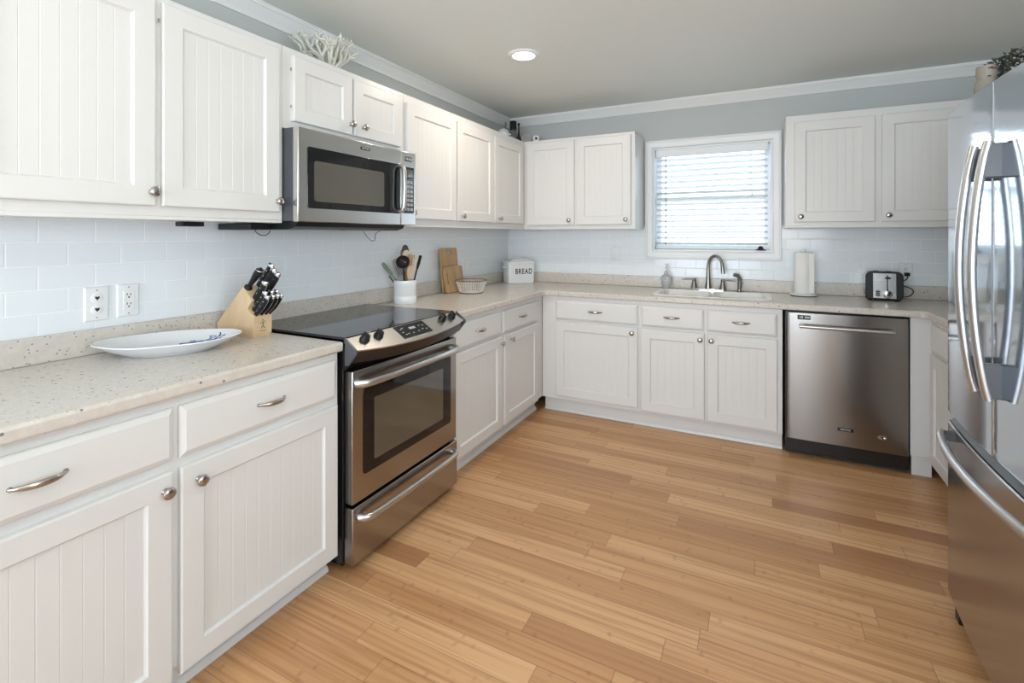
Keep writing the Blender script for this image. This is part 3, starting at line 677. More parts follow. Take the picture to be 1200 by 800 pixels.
# ================================================================== REFRIGERATOR
FRW = .89
fr_ = thing('refrigerator', 'tall stainless steel french door refrigerator at the right edge', 'refrigerator', (XR, -1.785, 0), -L90)
B0 = -(XR-2.745)      # body front
MB().box(.004, FRW-.004, B0+.004, -.03, .02, 1.735).build('fridge_body', 'grey', fr_, bevel=.004)
MB().box(.03, FRW-.03, B0-.012, B0+.02, .012, .084).build('toe_grille', 'black', fr_)
FC = -(XR-2.655)
def fy(x): return FC+.10*(x-FRW/2)**2
def door_poly(x0, x1, rl, rr_):
    P = [(x0, B0), (x0, fy(x0)+rl)]
    for k in range(1, 7):
        a = PI/2*k/6; P.append((x0+rl*(1-math.cos(a)), fy(x0+rl)+rl*(1-math.sin(a))))
    N = 12
    for k in range(1, N): 
        x = x0+rl+(x1-rr_-x0-rl)*k/N; P.append((x, fy(x)))
    for k in range(0, 6):
        a = PI/2*k/6; P.append((x1-rr_*(1-math.sin(a)), fy(x1-rr_)+rr_*(1-math.cos(a))))
    P += [(x1, fy(x1)+rr_), (x1, B0)]; return P
HX = FRW/2
def vhandle(parent, x):
    # bowed flat bar with a wedge foot at each end
    b = MB(); path = []; Z0, Z1 = .885, 1.578; N = 18
    for k in range(N+1):
        t = k/N; path.append((x, FC-.024-.034*math.sin(PI*t)**.8, Z0+(Z1-Z0)*t))
    b.tube(path, .0145, 12, flat=(.72, 1.0), up=(0, 1, 0)); o = b.build('handle', 'handle', parent, smooth=50)
    b = MB()
    for za, zb_ in ((Z1-.006, Z1-.098), (Z0+.006, Z0+.098)):
        q = [(FC-.026, za), (FC+.003, za), (FC+.003, zb_), (FC-.040, zb_)]
        b.prism_x(q, x-.012, x+.012)
        if za > 1.2: b.build('handle_mount', 'mount', o, bevel=.003)
        else: b.build('handle_mount', 'mount', o, bevel=.003)
        b = MB()
    return o
dl = MB(); dl.prism(door_poly(0, HX-.003, .034, .006), .715, 1.75); dl = dl.build('fridge_door', 'fridge', fr_, bevel=.003, smooth=35); vhandle(dl, HX-.048)
dr_ = MB(); dr_.prism(door_poly(HX+.003, FRW, .006, .034), .715, 1.75); dr_ = dr_.build('fridge_door', 'fridge', fr_, bevel=.003, smooth=35); vhandle(dr_, HX+.048)
# freezer drawer with a dark sloped finger recess on top
P = door_poly(0, FRW, .034, .034)
shift = lambda P_, s_: [(x, min(B0, y+s_)) for x, y in P_]
b = MB(); b.loops([[(x, y, .092) for x, y in P], [(x, y, .676) for x, y in P], [(x, y, .680) for x, y in shift(P, .003)]]); fd = b.build('freezer_drawer', 'freezer', fr_, smooth=35)
b = MB(); b.loops([[(x, y, .681) for x, y in shift(P, .008)], [(x, y, .708) for x, y in shift(P, .028)]]); b.build('finger_recess', 'grey', fd, smooth=35)
b = MB(); path = []; N = 22
for k in range(N+1):
    t = k/N; x = .085+(FRW-.17)*t; path.append((x, fy(x)-.028-.030*math.sin(PI*t)**.7, .652))
b.tube(path, .0145, 12, flat=(1.0, .8), up=(0, 0, 1)); fh = b.build('handle', 'handle', fd, smooth=50)
for xa in (.088, FRW-.128):
    b = MB(); b.prism([(xa, fy(xa)-.030), (xa+.04, fy(xa+.04)-.036), (xa+.04, fy(xa+.04)+.006), (xa, fy(xa)+.006)], .640, .664); b.build('handle_mount', 'mount', fh, bevel=.003)
MB().box(.03, .07, FC+.035, FC+.075, .0, .09).build('front_foot', 'black', fr_, bevel=.004)

# ================================================================== CEILING LIGHT
l = thing('ceiling_light', 'round recessed ceiling light glowing warm white', 'light', (.842, -1.42, CEIL))
b = MB(); b.lathe([(.094, 0), (.094, -.004), (.088, -.010), (.074, -.013), (.066, -.010), (.064, -.002)], n=40, cap=False); b.build('trim_ring', 'trim', l, smooth=40)
b = MB(); b.lathe([(.066, -.003), (.062, -.007), (.045, -.012), (.02, -.015), (.001, -.016)], n=32); b.build('lens', 'lamp', l, smooth=60)

# ================================================================== OUTLETS
def plate(label, loc, rz, kind, group='wall outlets'):
    t = thing('wall_outlet' if kind != 'switch' else 'light_switch', label, 'outlet' if kind != 'switch' else 'switch', loc, rz, group)
    b = MB(); rect = lambda i, y: [(-.036+i, y, -.060+i), (.036-i, y, -.060+i), (.036-i, y, .060-i), (-.036+i, y, .060-i)]
    b.loops([rect(0, 0), rect(0, -.002), rect(.004, -.006), rect(.008, -.0065)]); b.build('cover_plate', 'plate', t, smooth=20)
    if kind == 'round':
        for z in (-.020, .020):
            o = MB().lathe([(.0185, 0), (.0185, .0075), (.0165, .0085), (.001, .0085)], (0, 0, z), 24, '-y').build('socket', 'plate', t)
            b = MB(); b.prism_y([(0, z-.008), (.007, z+.001), (.006, z+.006), (.002, z+.006), (0, z+.003), (-.002, z+.006), (-.006, z+.006), (-.007, z+.001)], -.0092, -.0080); b.build('child_guard', 'dark', o, label='dark heart-shaped opening')
    elif kind == 'decora':
        o = MB().box(-.017, .017, -.0085, -.005, -.034, .034).build('socket', 'plate', t, bevel=.001)
        b = MB()
        for z in (-.017, .017):
            b.box(-.007, -.0045, -.0090, -.0083, z+.001, z+.009); b.box(.0045, .007, -.0090, -.0083, z+.001, z+.008); b.lathe([(.003, .0083), (.003, .009)], (0, 0, z-.006), 10, '-y')
        b.build('slots', 'dark', o, smooth=0)
    else:
        MB().box(-.017, .017, -.0090, -.005, -.034, .034).build('rocker', 'plate', t, bevel=.002)
    b = MB()
    for z in (-.048, .048): b.lathe([(.003, .006), (.003, .0072), (.001, .0074)], (0, 0, z), 10, '-y')
    b.build('screws', 'midgrey', t); return t
plate('white wall outlet with heart-shaped child guards, left one above the platter', (.008, -3.156, 1.087), L90, 'round')
plate('white rectangular-socket wall outlet, right one of the pair above the platter', (.008, -3.060, 1.089), L90, 'decora')
plate('white switch plate on the left wall just right of the cutting boards', (.008, -.742, 1.086), L90, 'switch')
plate('white switch plate on the back wall between the bread bin and the window', (1.015, -.008, 1.181), 0, 'switch')
plate('white wall outlet behind the toaster with its black plug in', (2.940, -.008, 1.089), 0, 'decora')

# ================================================================== UNDER-CABINET BITS
o = MB().box(.17, .215, -2.985, -2.905, 1.360, 1.3778).build('puck_light', 'black', None, bevel=.003)
tag(o, 'small black box stuck under the near left wall cabinet', 'light')
o = MB().box(.05, .26, -2.752, -2.664, 1.350, 1.3778).build('power_strip', 'black', None, bevel=.004)
tag(o, 'flat black box under the cabinet edge left of the microwave', 'power strip')
b = MB(); b.tube(bez((.266, -2.73, 1.352), (.27, -2.72, 1.325), (.27, -2.68, 1.322), (.268, -2.665, 1.356)), .0018, 6)
b.tube(bez((.2, -2.80, 1.3745), (.2, -2.84, 1.366), (.2, -2.86, 1.370), (.2, -2.90, 1.3745)), .0016, 6)
b = MB(); b.tube(bez((.266, -2.735, 1.349), (.27, -2.725, 1.320), (.27, -2.675, 1.318), (.268, -2.668, 1.349)), .0018, 6)
tag(b.build('cord', 'black', None), 'thin black cord looping below the black box left of the microwave', 'cord')
b = MB(); b.tube(bez((.10, -1.96, 1.357), (.10, -1.92, 1.30), (.10, -1.86, 1.27), (.10, -1.862, 1.32))+bez((.10, -1.862, 1.32), (.10, -1.864, 1.35), (.10, -1.83, 1.345), (.10, -1.80, 1.362))[1:], .0017, 6)
tag(b.build('cord', 'black', None), 'thin dark cord hanging in a loop below the right end of the microwave', 'cord')

# ================================================================== COUNTER ITEMS, LEFT
# platter
p = thing('platter', 'long white oval platter with blue coral painting on the left counter', 'platter', (.212, -3.02, CT), math.radians(236))
ra, rb = .221, .150
def ov(s_, z, wav=0):
    P_ = []
    for k in range(40):
        a = 2*PI*k/40; e = 1.0; cx = math.copysign(abs(math.cos(a))**.92, math.cos(a)); sy = math.copysign(abs(math.sin(a))**1.12, math.sin(a))
        w_ = 1+wav*math.sin(7*a)*.012
        P_.append((ra*s_*w_*cx, rb*s_*w_*sy, z+.005*s_**4*cx**4))
    return P_
b = MB(); b.loops([ov(.60, 0), ov(.62, .003), ov(.66, .006), ov(.86, .026, .3), ov(1, .044, 1), ov(.995, .047, 1), ov(.86, .034, .5), ov(.70, .019), ov(.60, .015), ov(.2, .014)]); pl = b.build('dish', 'porcelain', p, smooth=60)
rnd = random.Random(4)
def coral2d(b, x, y, a, L_, depth, r_):
    x2, y2 = x+L_*math.cos(a), y+L_*math.sin(a)
    if math.hypot(x2/ra, y2/rb) > .90: return
    def zz(x, y): 
        q = math.hypot(x/ra, y/rb); return .0152+max(0, q-.60)*.045+max(0, q-.70)*.055
    b.tube([(x, y, zz(x, y)), ((x+x2)/2, (y+y2)/2, zz((x+x2)/2, (y+y2)/2)+.0004), (x2, y2, zz(x2, y2))], [r_, r_*.9, r_*.75], 6, flat=(.35, 1))
    if depth:
        for s_ in (-1, 1): coral2d(b, x2, y2, a+s_*rnd.uniform(.35, .8), L_*rnd.uniform(.65, .9), depth-1, r_*.8)
b = MB(); coral2d(b, -.020, -.040, 3.35, .026, 4, .0062); coral2d(b, -.110, -.055, 3.2, .020, 3, .0058); coral2d(b, -.055, .010, 2.9, .024, 3, .0055); b.build('blue_coral_design', 'blue', pl, label='dark blue branching coral painted on the dish')
b = MB(); coral2d(b, -.080, -.058, 3.25, .022, 3, .0080); b.build('pale_coral_design', 'paleblue', pl, label='pale blue coral painted on the dish')

# knife block
k = thing('knife_block', 'pale maple knife block full of black-handled knives beside the cooktop', 'knife block', (0, -2.714, CT), L90)
BW = .042
P = [(-.048, .030), (-.166, .022), (-.282, .150), (-.226, .208)]   # main slanted slab (y=-depth, z)
P = [(-.056, .040), (-.166, .008), (-.279, .150), (-.223, .206)]
b = MB(); b.prism_x([(-.055, .012), (-.164, .012), (-.276, .152), (-.221, .207), (-.050, .044)], -BW, BW); b.build('main_block', 'maple', k, bevel=.002)
b = MB(); b.prism_x([(-.1655, .012), (-.284, .012), (-.287, .089), (-.247, .118)], -BW, BW); fb = b.build('front_block', 'maple', k, bevel=.002)
b = MB(); b.box(-BW+.004, BW-.004, -.278, -.07, 0, .0118); b.build('block_base', 'maple', k, bevel=.002)
lg = MB(); X = lambda x, z: (x, -.2866, z)
def stk(b, pts, r_=.0011): b.tube([X(*q) for q in pts], r_, 6)
stk(lg, [(0, .064), (0, .049)], .0022); stk(lg, [(-.009, .060), (0, .061), (.009, .060)]); stk(lg, [(0, .050), (-.006, .040), (-.007, .036)], .0016); stk(lg, [(0, .050), (.005, .040), (.010, .037)], .0016)
stk(lg, [(.009, .060), (.011, .067)]); stk(lg, [(-.009, .060), (-.010, .054)]); lg.lathe([(.003, .2860), (.003, .2872)], (0, 0, .069), 10, '-y')
lg.build('figure_logo', 'rust', fb, label='small burnt-in dancing figure mark'); text_mesh('logo_text', 'HENCKELS', .0062, 'rust', fb, (0, -.2868, .027), (PI/2, 0, 0), .0002)
q45 = Vector((.7071, 0, .7071))
def knife(name, label, L_, wd, tk, group):
    t = thing(name, label, 'knife', (0, 0, 0), 0, group)      # local z = handle direction, x = blade width
    b = MB(); b.tube([(0, 0, -.004), (0, 0, .012), (.002, 0, L_*.45), (.001, 0, L_*.8), (-.003, 0, L_*.95)], [wd*.62, wd*.75, wd, wd*.95, wd*.85], 12, flat=(1, tk/wd), up=(1, 0, 0)); b.build('handle', 'black', t, smooth=60)
    b = MB(); b.tube([(0, 0, -.003), (0, 0, .012), (.002, 0, L_*.45), (.001, 0, L_*.8), (-.003, 0, L_*.95)], [wd*.68, wd*.80, wd*1.06, wd*1.0, wd*.9], 12, flat=(1, .0018/wd), up=(1, 0, 0)); b.build('tang', 'chrome', t, smooth=60)
    b = MB(); b.tube([(-.003, 0, L_*.93), (-.004, 0, L_*1.0), (-.006, 0, L_*1.03)], [wd*.92, wd*.95, wd*.7], 12, flat=(1, tk/wd*1.1), up=(1, 0, 0)); b.build('end_cap', 'chrome', t, smooth=60)
    b = MB()
    for zz in (.25, .5, .75):
        for s_ in (-1, 1): b.lathe([(.0028, 0), (.0025, .001)], (0, s_*(tk*.9), L_*zz), 8, '-y')
    b.build('rivets', 'chrome', t); return t
ROT = (0, PI/4, 0)
LG = 'large knives in the block'; SG = 'steak knives in the block'
def slot_up(s_, y): a = Vector((.276, y, CT+.152)); c_ = Vector((.221, y, CT+.207)); return a+(c_-a)*s_
def slot_lo(s_, y): a = Vector((.287, y, CT+.089)); c_ = Vector((.247, y, CT+.118)); return a+(c_-a)*s_
st = thing('sharpening_steel', 'black-handled sharpening steel with a metal ring, top left of the knife block', 'sharpening steel', slot_up(.86, -2.739)); st.rotation_euler = ROT
b = MB(); b.lathe([(.006, -.004), (.016, 0), (.016, .006), (.009, .012), (.011, .04), (.0165, .085), (.015, .10), (.007, .104)], n=16); b.build('handle', 'black', st, smooth=50)
b = MB(); b.tube([(.0135*math.cos(a), .0135*math.sin(a), .105+.004*math.cos(a)) for a in [2*PI*i/20 for i in range(20)]], .0025, 8, closed=True); b.build('ring', 'chrome', st, smooth=60)
b = MB(); b.lathe([(.008, .095), (.008, .112), (.004, .117), (.001, .118)], n=12); b.build('end_knob', 'black', st, smooth=50)
kn = knife('kitchen_knife', 'large black knife at the top right of the block, behind the two other large ones', .122, .0175, .0100, LG); kn.location = slot_up(.95, -2.690); kn.rotation_euler = ROT
dup(kn, slot_up(.62, -2.693), label='large black knife in the middle of the three on the right of the block')
dup(kn, slot_up(.32, -2.688), label='large black knife nearest the cooktop, lowest of the three at the right')
dup(kn, slot_up(.12, -2.737)+Vector((-.02, 0, -.02)), label='large black knife at the front left of the upper block, below the sharpening steel')
sk = knife('steak_knife', 'black steak knife at the front left corner of the lower knife rows', .106, .0150, .0078, SG); sk.location = slot_lo(.18, -2.742); sk.rotation_euler = ROT
names_ = [(.18, -2.718, 'black steak knife second from left in the front row of the knife block'), (.18, -2.698, 'black steak knife third from left in the front row of the knife block'), (.18, -2.681, 'black steak knife at the right end of the front row, nearest the cooktop'),
          (.72, -2.736, 'black steak knife at the left of the rear steak knife row'), (.72, -2.708, 'black steak knife at the centre of the rear steak knife row'), (.72, -2.685, 'black steak knife at the right of the rear steak knife row')]
for s_, y, lb in names_: dup(sk, slot_lo(s_, y), label=lb)

# crock with utensils
CX, CY = .150, -1.655
c = thing('utensil_crock', 'white ceramic crock of cooking utensils behind the cooktop', 'crock', (CX, CY, CT))
b = MB(); b.lathe([(.066, 0), (.0685, .003), (.0685, .040), (.067, .042), (.067, .050), (.0685, .052), (.0685, .108), (.070, .112), (.070, .136), (.068, .141), (.063, .141), (.062, .012), (.001, .012)], n=40); b.build('pot', 'porcelain', c, smooth=40)
z0_ = CT+.014
vr = Vector((.8919, .4522, 0)); vt = Vector((-.4522, .8919, 0))    # sideways and away, used to spread the fan
def ut(name, label, mb, m, foot, tip, cat, roll=0):
    """mb built along +z from 0 (foot) with its length; placed from foot to tip"""
    a = Vector((CX, CY, z0_))+vr*foot[0]+vt*foot[1]; t_ = Vector((CX, CY, CT))+vr*tip[0]+vt*tip[1]+Vector((0, 0, tip[2]))
    dz = (t_-a).normalized(); 
    yv = dz.cross(vr).normalized(); xv = yv.cross(dz).normalized()
    R = Matrix((xv, yv, dz)).transposed() @ Matrix.Rotation(roll, 3, 'Z')
    o = mb.build(name, m, None, a, R.to_euler(), smooth=50); tag(o, label, cat, 'cooking utensils in the white crock'); return o
def blade(b, z0, prof, tk, up=(1, 0, 0)):   # flat blade: prof of (z, halfwidth)
    b.loops([[(w, tk, z), (-w, tk, z), (-w, -tk, z), (w, -tk, z)] for z, w in prof])
def stick(b, z0, z1, r0, r1): b.lathe([(r0, z0), (r1, z1)], n=10)
b = MB(); stick(b, 0, .20, .005, .0045); blade(b, 0, [(.19, .006), (.205, .011), (.26, .012), (.285, .009), (.29, .004)], .003); ut('spatula', 'slim sage green spatula leaning far left out of the crock', b, 'greenplastic', (.036, .01), (-.158, -.005, .272), 'spatula', .6)
b = MB(); stick(b, 0, .13, .005, .006); blade(b, 0, [(.125, .008), (.15, .024), (.23, .026), (.262, .020), (.272, .010)], .002)
tn = ut('slotted_turner', 'grey slotted metal turner leaning left in the crock', b, 'turner', (.03, -.015), (-.055, -.035, .268), 'spatula', .2)
for xx in (-.011, 0, .011): MB().box(xx-.0022, xx+.0022, -.0026, .0026, .165, .225).build('slot', 'dark', tn, smooth=0)
b = MB(); stick(b, 0, .19, .0045, .004); ut('fork_handle', 'thin black handle at the lower left of the crock', b, 'black', (.02, -.02), (-.112, -.03, .195), 'utensil')
b = MB(); stick(b, 0, .23, .004, .0035); blade(b, 0, [(.22, .004), (.25, .010), (.30, .007), (.31, .002)], .0025); ut('whisk_blade', 'narrow dark blade rising behind the ladle in the crock', b, 'grey', (-.01, .03), (-.026, .02, .302), 'utensil', .3)
b = MB(); stick(b, 0, .25, .0055, .006)
b.lathe([(.001, -.022), (.022, -.016), (.036, .0), (.041, .018), (.039, .018), (.033, .002), (.020, -.012), (.001, -.017)], (0, -.012, .255), 20, '-y')
ut('ladle', 'dark brown round ladle facing the room at the centre of the crock', b, 'ladle', (.01, .0), (-.002, -.050, .222), 'ladle', .3)
b = MB(); stick(b, 0, .25, .0055, .005); blade(b, 0, [(.24, .006), (.27, .021), (.31, .023), (.335, .014), (.342, .004)], .005); ut('serving_spoon', 'tall black serving spoon standing highest in the crock', b, 'black', (.0, .02), (-.008, .035, .338), 'spoon', .2)
b = MB(); stick(b, 0, .22, .006, .0055); blade(b, 0, [(.20, .007), (.235, .022), (.27, .025), (.30, .018), (.31, .006)], .006); ut('wooden_spoon', 'pale wooden spoon behind the round ladle in the crock', b, 'palewood', (.005, .01), (.004, .012, .306), 'spoon', .2)
b = MB(); stick(b, 0, .17, .006, .006); blade(b, 0, [(.16, .008), (.20, .020), (.27, .024), (.288, .022)], .0035); ut('wooden_spatula', 'brown wooden spatula right of centre in the crock', b, 'spoonwood', (-.01, .005), (.036, .0, .286), 'spatula', -.2)
b = MB(); stick(b, 0, .15, .006, .007)
blade(b, 0, [(.14, .009), (.175, .022), (.22, .025)], .0035)
for xx in (-.019, 0, .019): b.box(xx-.006, xx+.006, -.0035, .0035, .22, .272)
ut('wooden_fork', 'pale wooden pronged fork at the right of the crock', b, 'palewood', (.0, -.02), (.058, -.03, .272), 'fork', -.15)
b = MB(); stick(b, 0, .22, .0045, .005); blade(b, 0, [(.20, .006), (.23, .012), (.28, .011), (.286, .006)], .003); ut('black_spatula', 'black utensil leaning far right at the edge of the crock', b, 'black', (.02, .01), (.086, .02, .272), 'spatula', 1.1)

# cutting boards
def leaning(name, label, poly, th_, foot, tilt, mname, extra=None):
    """poly in (y, z); stands at x=foot, leans back to the left wall by tilt"""
    t = thing(name, label, 'cutting board', foot, 0, 'cutting boards'); t.rotation_euler = (0, -tilt, 0)
    return t
def board_slab(t, outer_, holes, th_, m):
    bm = bmesh.new(); es = []
    for loop in [outer_]+holes:
        vv = [bm.verts.new((0, y, z)) for y, z in loop]; es += [bm.edges.new((vv[i], vv[(i+1) % len(vv)])) for i in range(len(vv))]
    bmesh.ops.triangle_fill(bm, use_beauty=True, edges=es); rr = bmesh.ops.extrude_face_region(bm, geom=bm.faces[:])
    bmesh.ops.translate(bm, vec=(th_, 0, 0), verts=[e for e in rr['geom'] if isinstance(e, bmesh.types.BMVert)])
    bmesh.ops.dissolve_limit(bm, angle_limit=.01, verts=bm.verts[:], edges=bm.edges[:]); bmesh.ops.recalc_face_normals(bm, faces=bm.faces)
    me = bpy.data.meshes.new('board'); bm.to_mesh(me); bm.free(); me.materials.append(M[m])
    o = bpy.data.objects.new('board', me); COL.objects.link(o); o.parent = t
    bv = o.modifiers.new('bevel', 'BEVEL'); bv.width = .003; bv.segments = 2; bv.limit_method = 'ANGLE'; bv.angle_limit = math.radians(50); return o
t = leaning('cutting_board', 'tall bamboo cutting board with a grip hole leaning behind the shorter one', None, .014, (.070, -1.045, CT), math.radians(5.5), 'bamboo')
board_slab(t, rrect(-.106, .106, .0015, .322, .012), [rrect(-.036, .036, .272, .296, .0115)], .014, 'bamboo')
t = leaning('cutting_board', 'shorter bamboo cutting board with a side slot, in front of the tall one', None, .014, (.102, -1.040, CT), math.radians(8.5), 'bamboo')
board_slab(t, rrect(-.118, .118, .002, .190, .02), [rrect(-.092, -.076, .06, .145, .0075)], .014, 'bamboo')

# wire basket
w = thing('wire_basket', 'round whitewashed wire basket on the counter before the cutting boards', 'basket', (.235, -1.025, CT))
b = MB(); 
for rad, z, rr_ in ((.080, .004, .004),): b.tube([(rad*math.cos(2*PI*i/32), rad*math.sin(2*PI*i/32), z) for i in range(32)], rr_, 6, closed=True)
b.build('base_ring', 'rust', w, smooth=60)
b = MB(); b.tube([(.112*math.cos(2*PI*i/36), .112*math.sin(2*PI*i/36), .092) for i in range(36)], .0038, 6, closed=True); b.build('rim', 'rust', w, smooth=60)
b = MB()
for i in range(36):
    a = 2*PI*i/36; b.tube([(.079*math.cos(a), .079*math.sin(a), .005), (.094*math.cos(a), .094*math.sin(a), .045), (.112*math.cos(a), .112*math.sin(a), .091)], .0023, 5)
for rad, z in ((.086, .025), (.098, .057)): b.tube([(rad*math.cos(2*PI*i/32), rad*math.sin(2*PI*i/32), z) for i in range(32)], .0014, 5, closed=True)
for i in range(-3, 4):
    h = math.sqrt(.079**2-(i*.02)**2); b.tube([(i*.02, -h, .005), (i*.02, h, .005)], .0014, 5); b.tube([(-h, i*.02, .005), (h, i*.02, .005)], .0014, 5)
b.build('wire_mesh', 'wire', w, smooth=60)

# bread bin (stands across the corner)
ang = math.atan2(-.118+.241, .315-.125)
bb = thing('bread_bin', 'white enamel bread bin with BREAD lettering in the counter corner', 'bread bin', (.200, -.178, CT), math.radians(46))
hw, hd, hh = .120, .080, .176
rp = lambda i, z, r_=.022: [(x, y, z) for x, y in rrect(-hw+i, hw-i, -hd+i, hd-i, r_)]
b = MB(); b.loops([rp(.004, 0), rp(0, .004), rp(0, hh)]); bd = b.build('bin_body', 'enamel', bb, smooth=40)
b = MB(); b.loops([rp(-.007, hh-.006), rp(-.009, hh), rp(-.007, hh+.008), rp(.0, hh+.012), rp(.035, hh+.027, .016), rp(.07, hh+.040, .006)]); ld = b.build('lid', 'enamel', bb, smooth=30)
b = MB(); b.tube([(-.02, 0, hh+.034), (-.016, 0, hh+.050), (.016, 0, hh+.050), (.02, 0, hh+.034)], .005, 8); b.build('lid_handle', 'enamel', ld, smooth=60)
b = MB(); b.tube([(-hw+.002, -.03, .138), (-hw-.022, -.028, .138), (-hw-.022, .028, .138), (-hw+.002, .03, .138)], .005, 8); b.build('side_handle', 'enamel', bb, smooth=60)
b = MB(); b.tube([(hw-.002, -.03, .138), (hw+.018, -.028, .138), (hw+.018, .028, .138), (hw-.002, .03, .138)], .005, 8); b.build('side_handle', 'enamel', bb, smooth=60)
text_mesh('lettering', 'BREAD', .064, 'ink', bb, (.018, -hd-.0006, .102), (PI/2, 0, 0), .0004, .0013, .70, 1.2)

# ================================================================== COUNTER ITEMS, RIGHT
h = thing('paper_towel_holder', 'white standing paper towel holder base and post left of the toaster', 'towel holder', (2.357, -.135, CT))
b = MB(); b.lathe([(.080, 0), (.080, .005)], n=36); b.build('foot_pad', 'dark', h)
b = MB(); b.lathe([(.080, .005), (.083, .007), (.083, .014), (.078, .017), (.02, .018), (.001, .018)], n=36); b.build('base_disc', 'plate', h, smooth=40)
b = MB(); b.lathe([(.008, .015), (.008, .292), (.006, .296), (.012, .304), (.013, .311), (.009, .318), (.001, .320)], n=16); b.build('post', 'plate', h, smooth=40)
b = MB(); b.lathe([(.019, 0), (.056, 0), (.0575, .002), (.0575, .276), (.056, .278), (.019, .278), (.018, .276), (.018, .002)], n=40, cap=False); b.loops([[(.019*math.cos(2*PI*i/40), .019*math.sin(2*PI*i/40), 0) for i in range(40)], [(.018*math.cos(2*PI*i/40), .018*math.sin(2*PI*i/40), .002) for i in range(40)]], False, False)
b.box(.030, .0585, -.0505, -.049, .004, .274)
o = b.build('paper_towel_roll', 'paper', None, (2.357, -.135, CT+.0185), smooth=40); tag(o, 'white paper towel roll standing on its holder right of the window', 'paper towel')

to = thing('toaster', 'stainless and black two-slice toaster at the right of the back counter', 'toaster', (2.792, -.150, CT), math.radians(-4))
tw, td, tht = .093, .075, .182
def tprof(i, zt): return rrect(-tw+i, tw-i, .012+i, zt-i, .032)
b = MB(); b.prism_y(tprof(0, tht), -td, td); b.build('shell', 'steel', to, bevel=.004, smooth=40)
for y0_, y1_ in ((-td-.014, -td-.0005), (td+.0005, td+.014)):
    b = MB(); b.prism_y(tprof(-.003, tht+.002) if y0_ < 0 else tprof(.003, tht-.003), y0_, y1_); e = b.build('end_panel', 'black', to, bevel=.004, smooth=40)
    if y0_ < 0: fp = e
b = MB(); b.box(-.058, .060, -td-.0165, -td-.013, .018, .176); fpl = b.build('front_plate', 'steel_h', fp, bevel=.002)
b = MB(); b.box(.012, .018, -td-.0172, -td-.016, .06, .165); b.build('lever_slot', 'dark', fpl)
b = MB(); b.box(.002, .030, -td-.034, -td-.017, .142, .152); b.prism_x([(-td-.034, .142), (-td-.034, .152), (-td-.017, .160), (-td-.017, .136)], .012, .018); b.build('lever', 'black', fp, bevel=.002)
b = MB(); b.lathe([(.024, .0165), (.024, .022), (.021, .030), (.012, .033), (.001, .033)], (.017, -td, .046), 24, '-y'); dl_ = b.build('browning_dial', 'chrome', fp, smooth=40)
MB().lathe([(.009, .032), (.009, .035), (.001, .035)], (.017, -td, .046), 14, '-y').build('dial_cap', 'black', dl_)
b = MB()
for zz in (.032, .044, .056): b.box(-.044, -.022, -td-.019, -td-.0162, zz, zz+.009)
b.build('buttons', 'black', fp, bevel=.001)
b = MB(); b.box(-.05, -.005, -td-.0170, -td-.0163, .132, .1335); b.build('name_mark', 'label_white', fpl)
for xx in (-.032, .032):
    MB().box(xx-.014, xx+.014, -td+.012, td-.012, tht-.003, tht+.0012).build('bread_slot', 'dark', to)
b = MB()
for zz in (.04, .055): b.box(-tw-.0012, -tw+.002, -.045, .045, zz, zz+.005)
b.build('side_vents', 'dark', to)
for xx in (-.07, .07):
    for yy in (-.06, .06): MB().lathe([(.012, 0), (.012, .014)], (xx, yy, 0), 12).build('foot', 'black', to)
b = MB(); b.tube(bez((2.945, -.030, 1.070), (2.948, -.055, 1.045), (2.93, -.05, 1.03), (2.885, -.060, 1.022))+bez((2.885, -.060, 1.022), (2.80, -.055, 1.0), (2.98, -.03, 1.01), (2.972, -.05, .965))[1:]+bez((2.972, -.05, .965), (2.965, -.05, .93), (2.93, -.06, .925), (2.878, -.085, .935))[1:], .0032, 8)
cd = b.build('power_cord', 'black', to); cd.matrix_parent_inverse = (Matrix.Translation(to.location) @ to.rotation_euler.to_matrix().to_4x4()).inverted()
MB().box(2.930, 2.958, -.042, -.018, 1.062, 1.086).build('plug', 'black', cd, bevel=.004)

# ================================================================== ON TOP OF CABINETS
rnd = random.Random(11)
def branch(b, p, d_, L_, r_, depth):
    pts = [p]; q = p.copy(); dd_ = d_.copy()
    for i in range(3):
        dd_ = (dd_+Vector((rnd.uniform(-.3, .3), rnd.uniform(-.3, .3), rnd.uniform(-.15, .3)))).normalized(); q = q+dd_*L_/3; pts.append(q.copy())
    b.tube(pts, [r_, r_*.92, r_*.86, r_*.72], 7)
    if depth:
        for i in range(2 if rnd.random() < .75 else 3):
            nd = (dd_+Vector((rnd.uniform(-1, 1), rnd.uniform(-1, 1), rnd.uniform(-.5, .8)))).normalized(); branch(b, pts[-1] if i else pts[2], nd, L_*rnd.uniform(.62, .85), r_*.78, depth-1)
b = MB()
for i in range(11):
    a = 2*PI*i/11; branch(b, Vector((.018*math.cos(a), .018*math.sin(a), .012)), Vector((.8*math.cos(a), 1.15*math.sin(a), .75)).normalized(), .078, .0105, 3)
branch(b, Vector((0, 0, .012)), Vector((0, .1, 1)), .10, .0115, 3)
b.lathe([(.045, 0), (.042, .008), (.02, .016)], n=14)
o = b.build('coral_branch', 'coral', None, (.215, -2.315, UZ1), smooth=60); o.scale = (.88, .98, .98)
tag(o, 'white branching coral on top of the cabinets above the microwave', 'coral ornament')

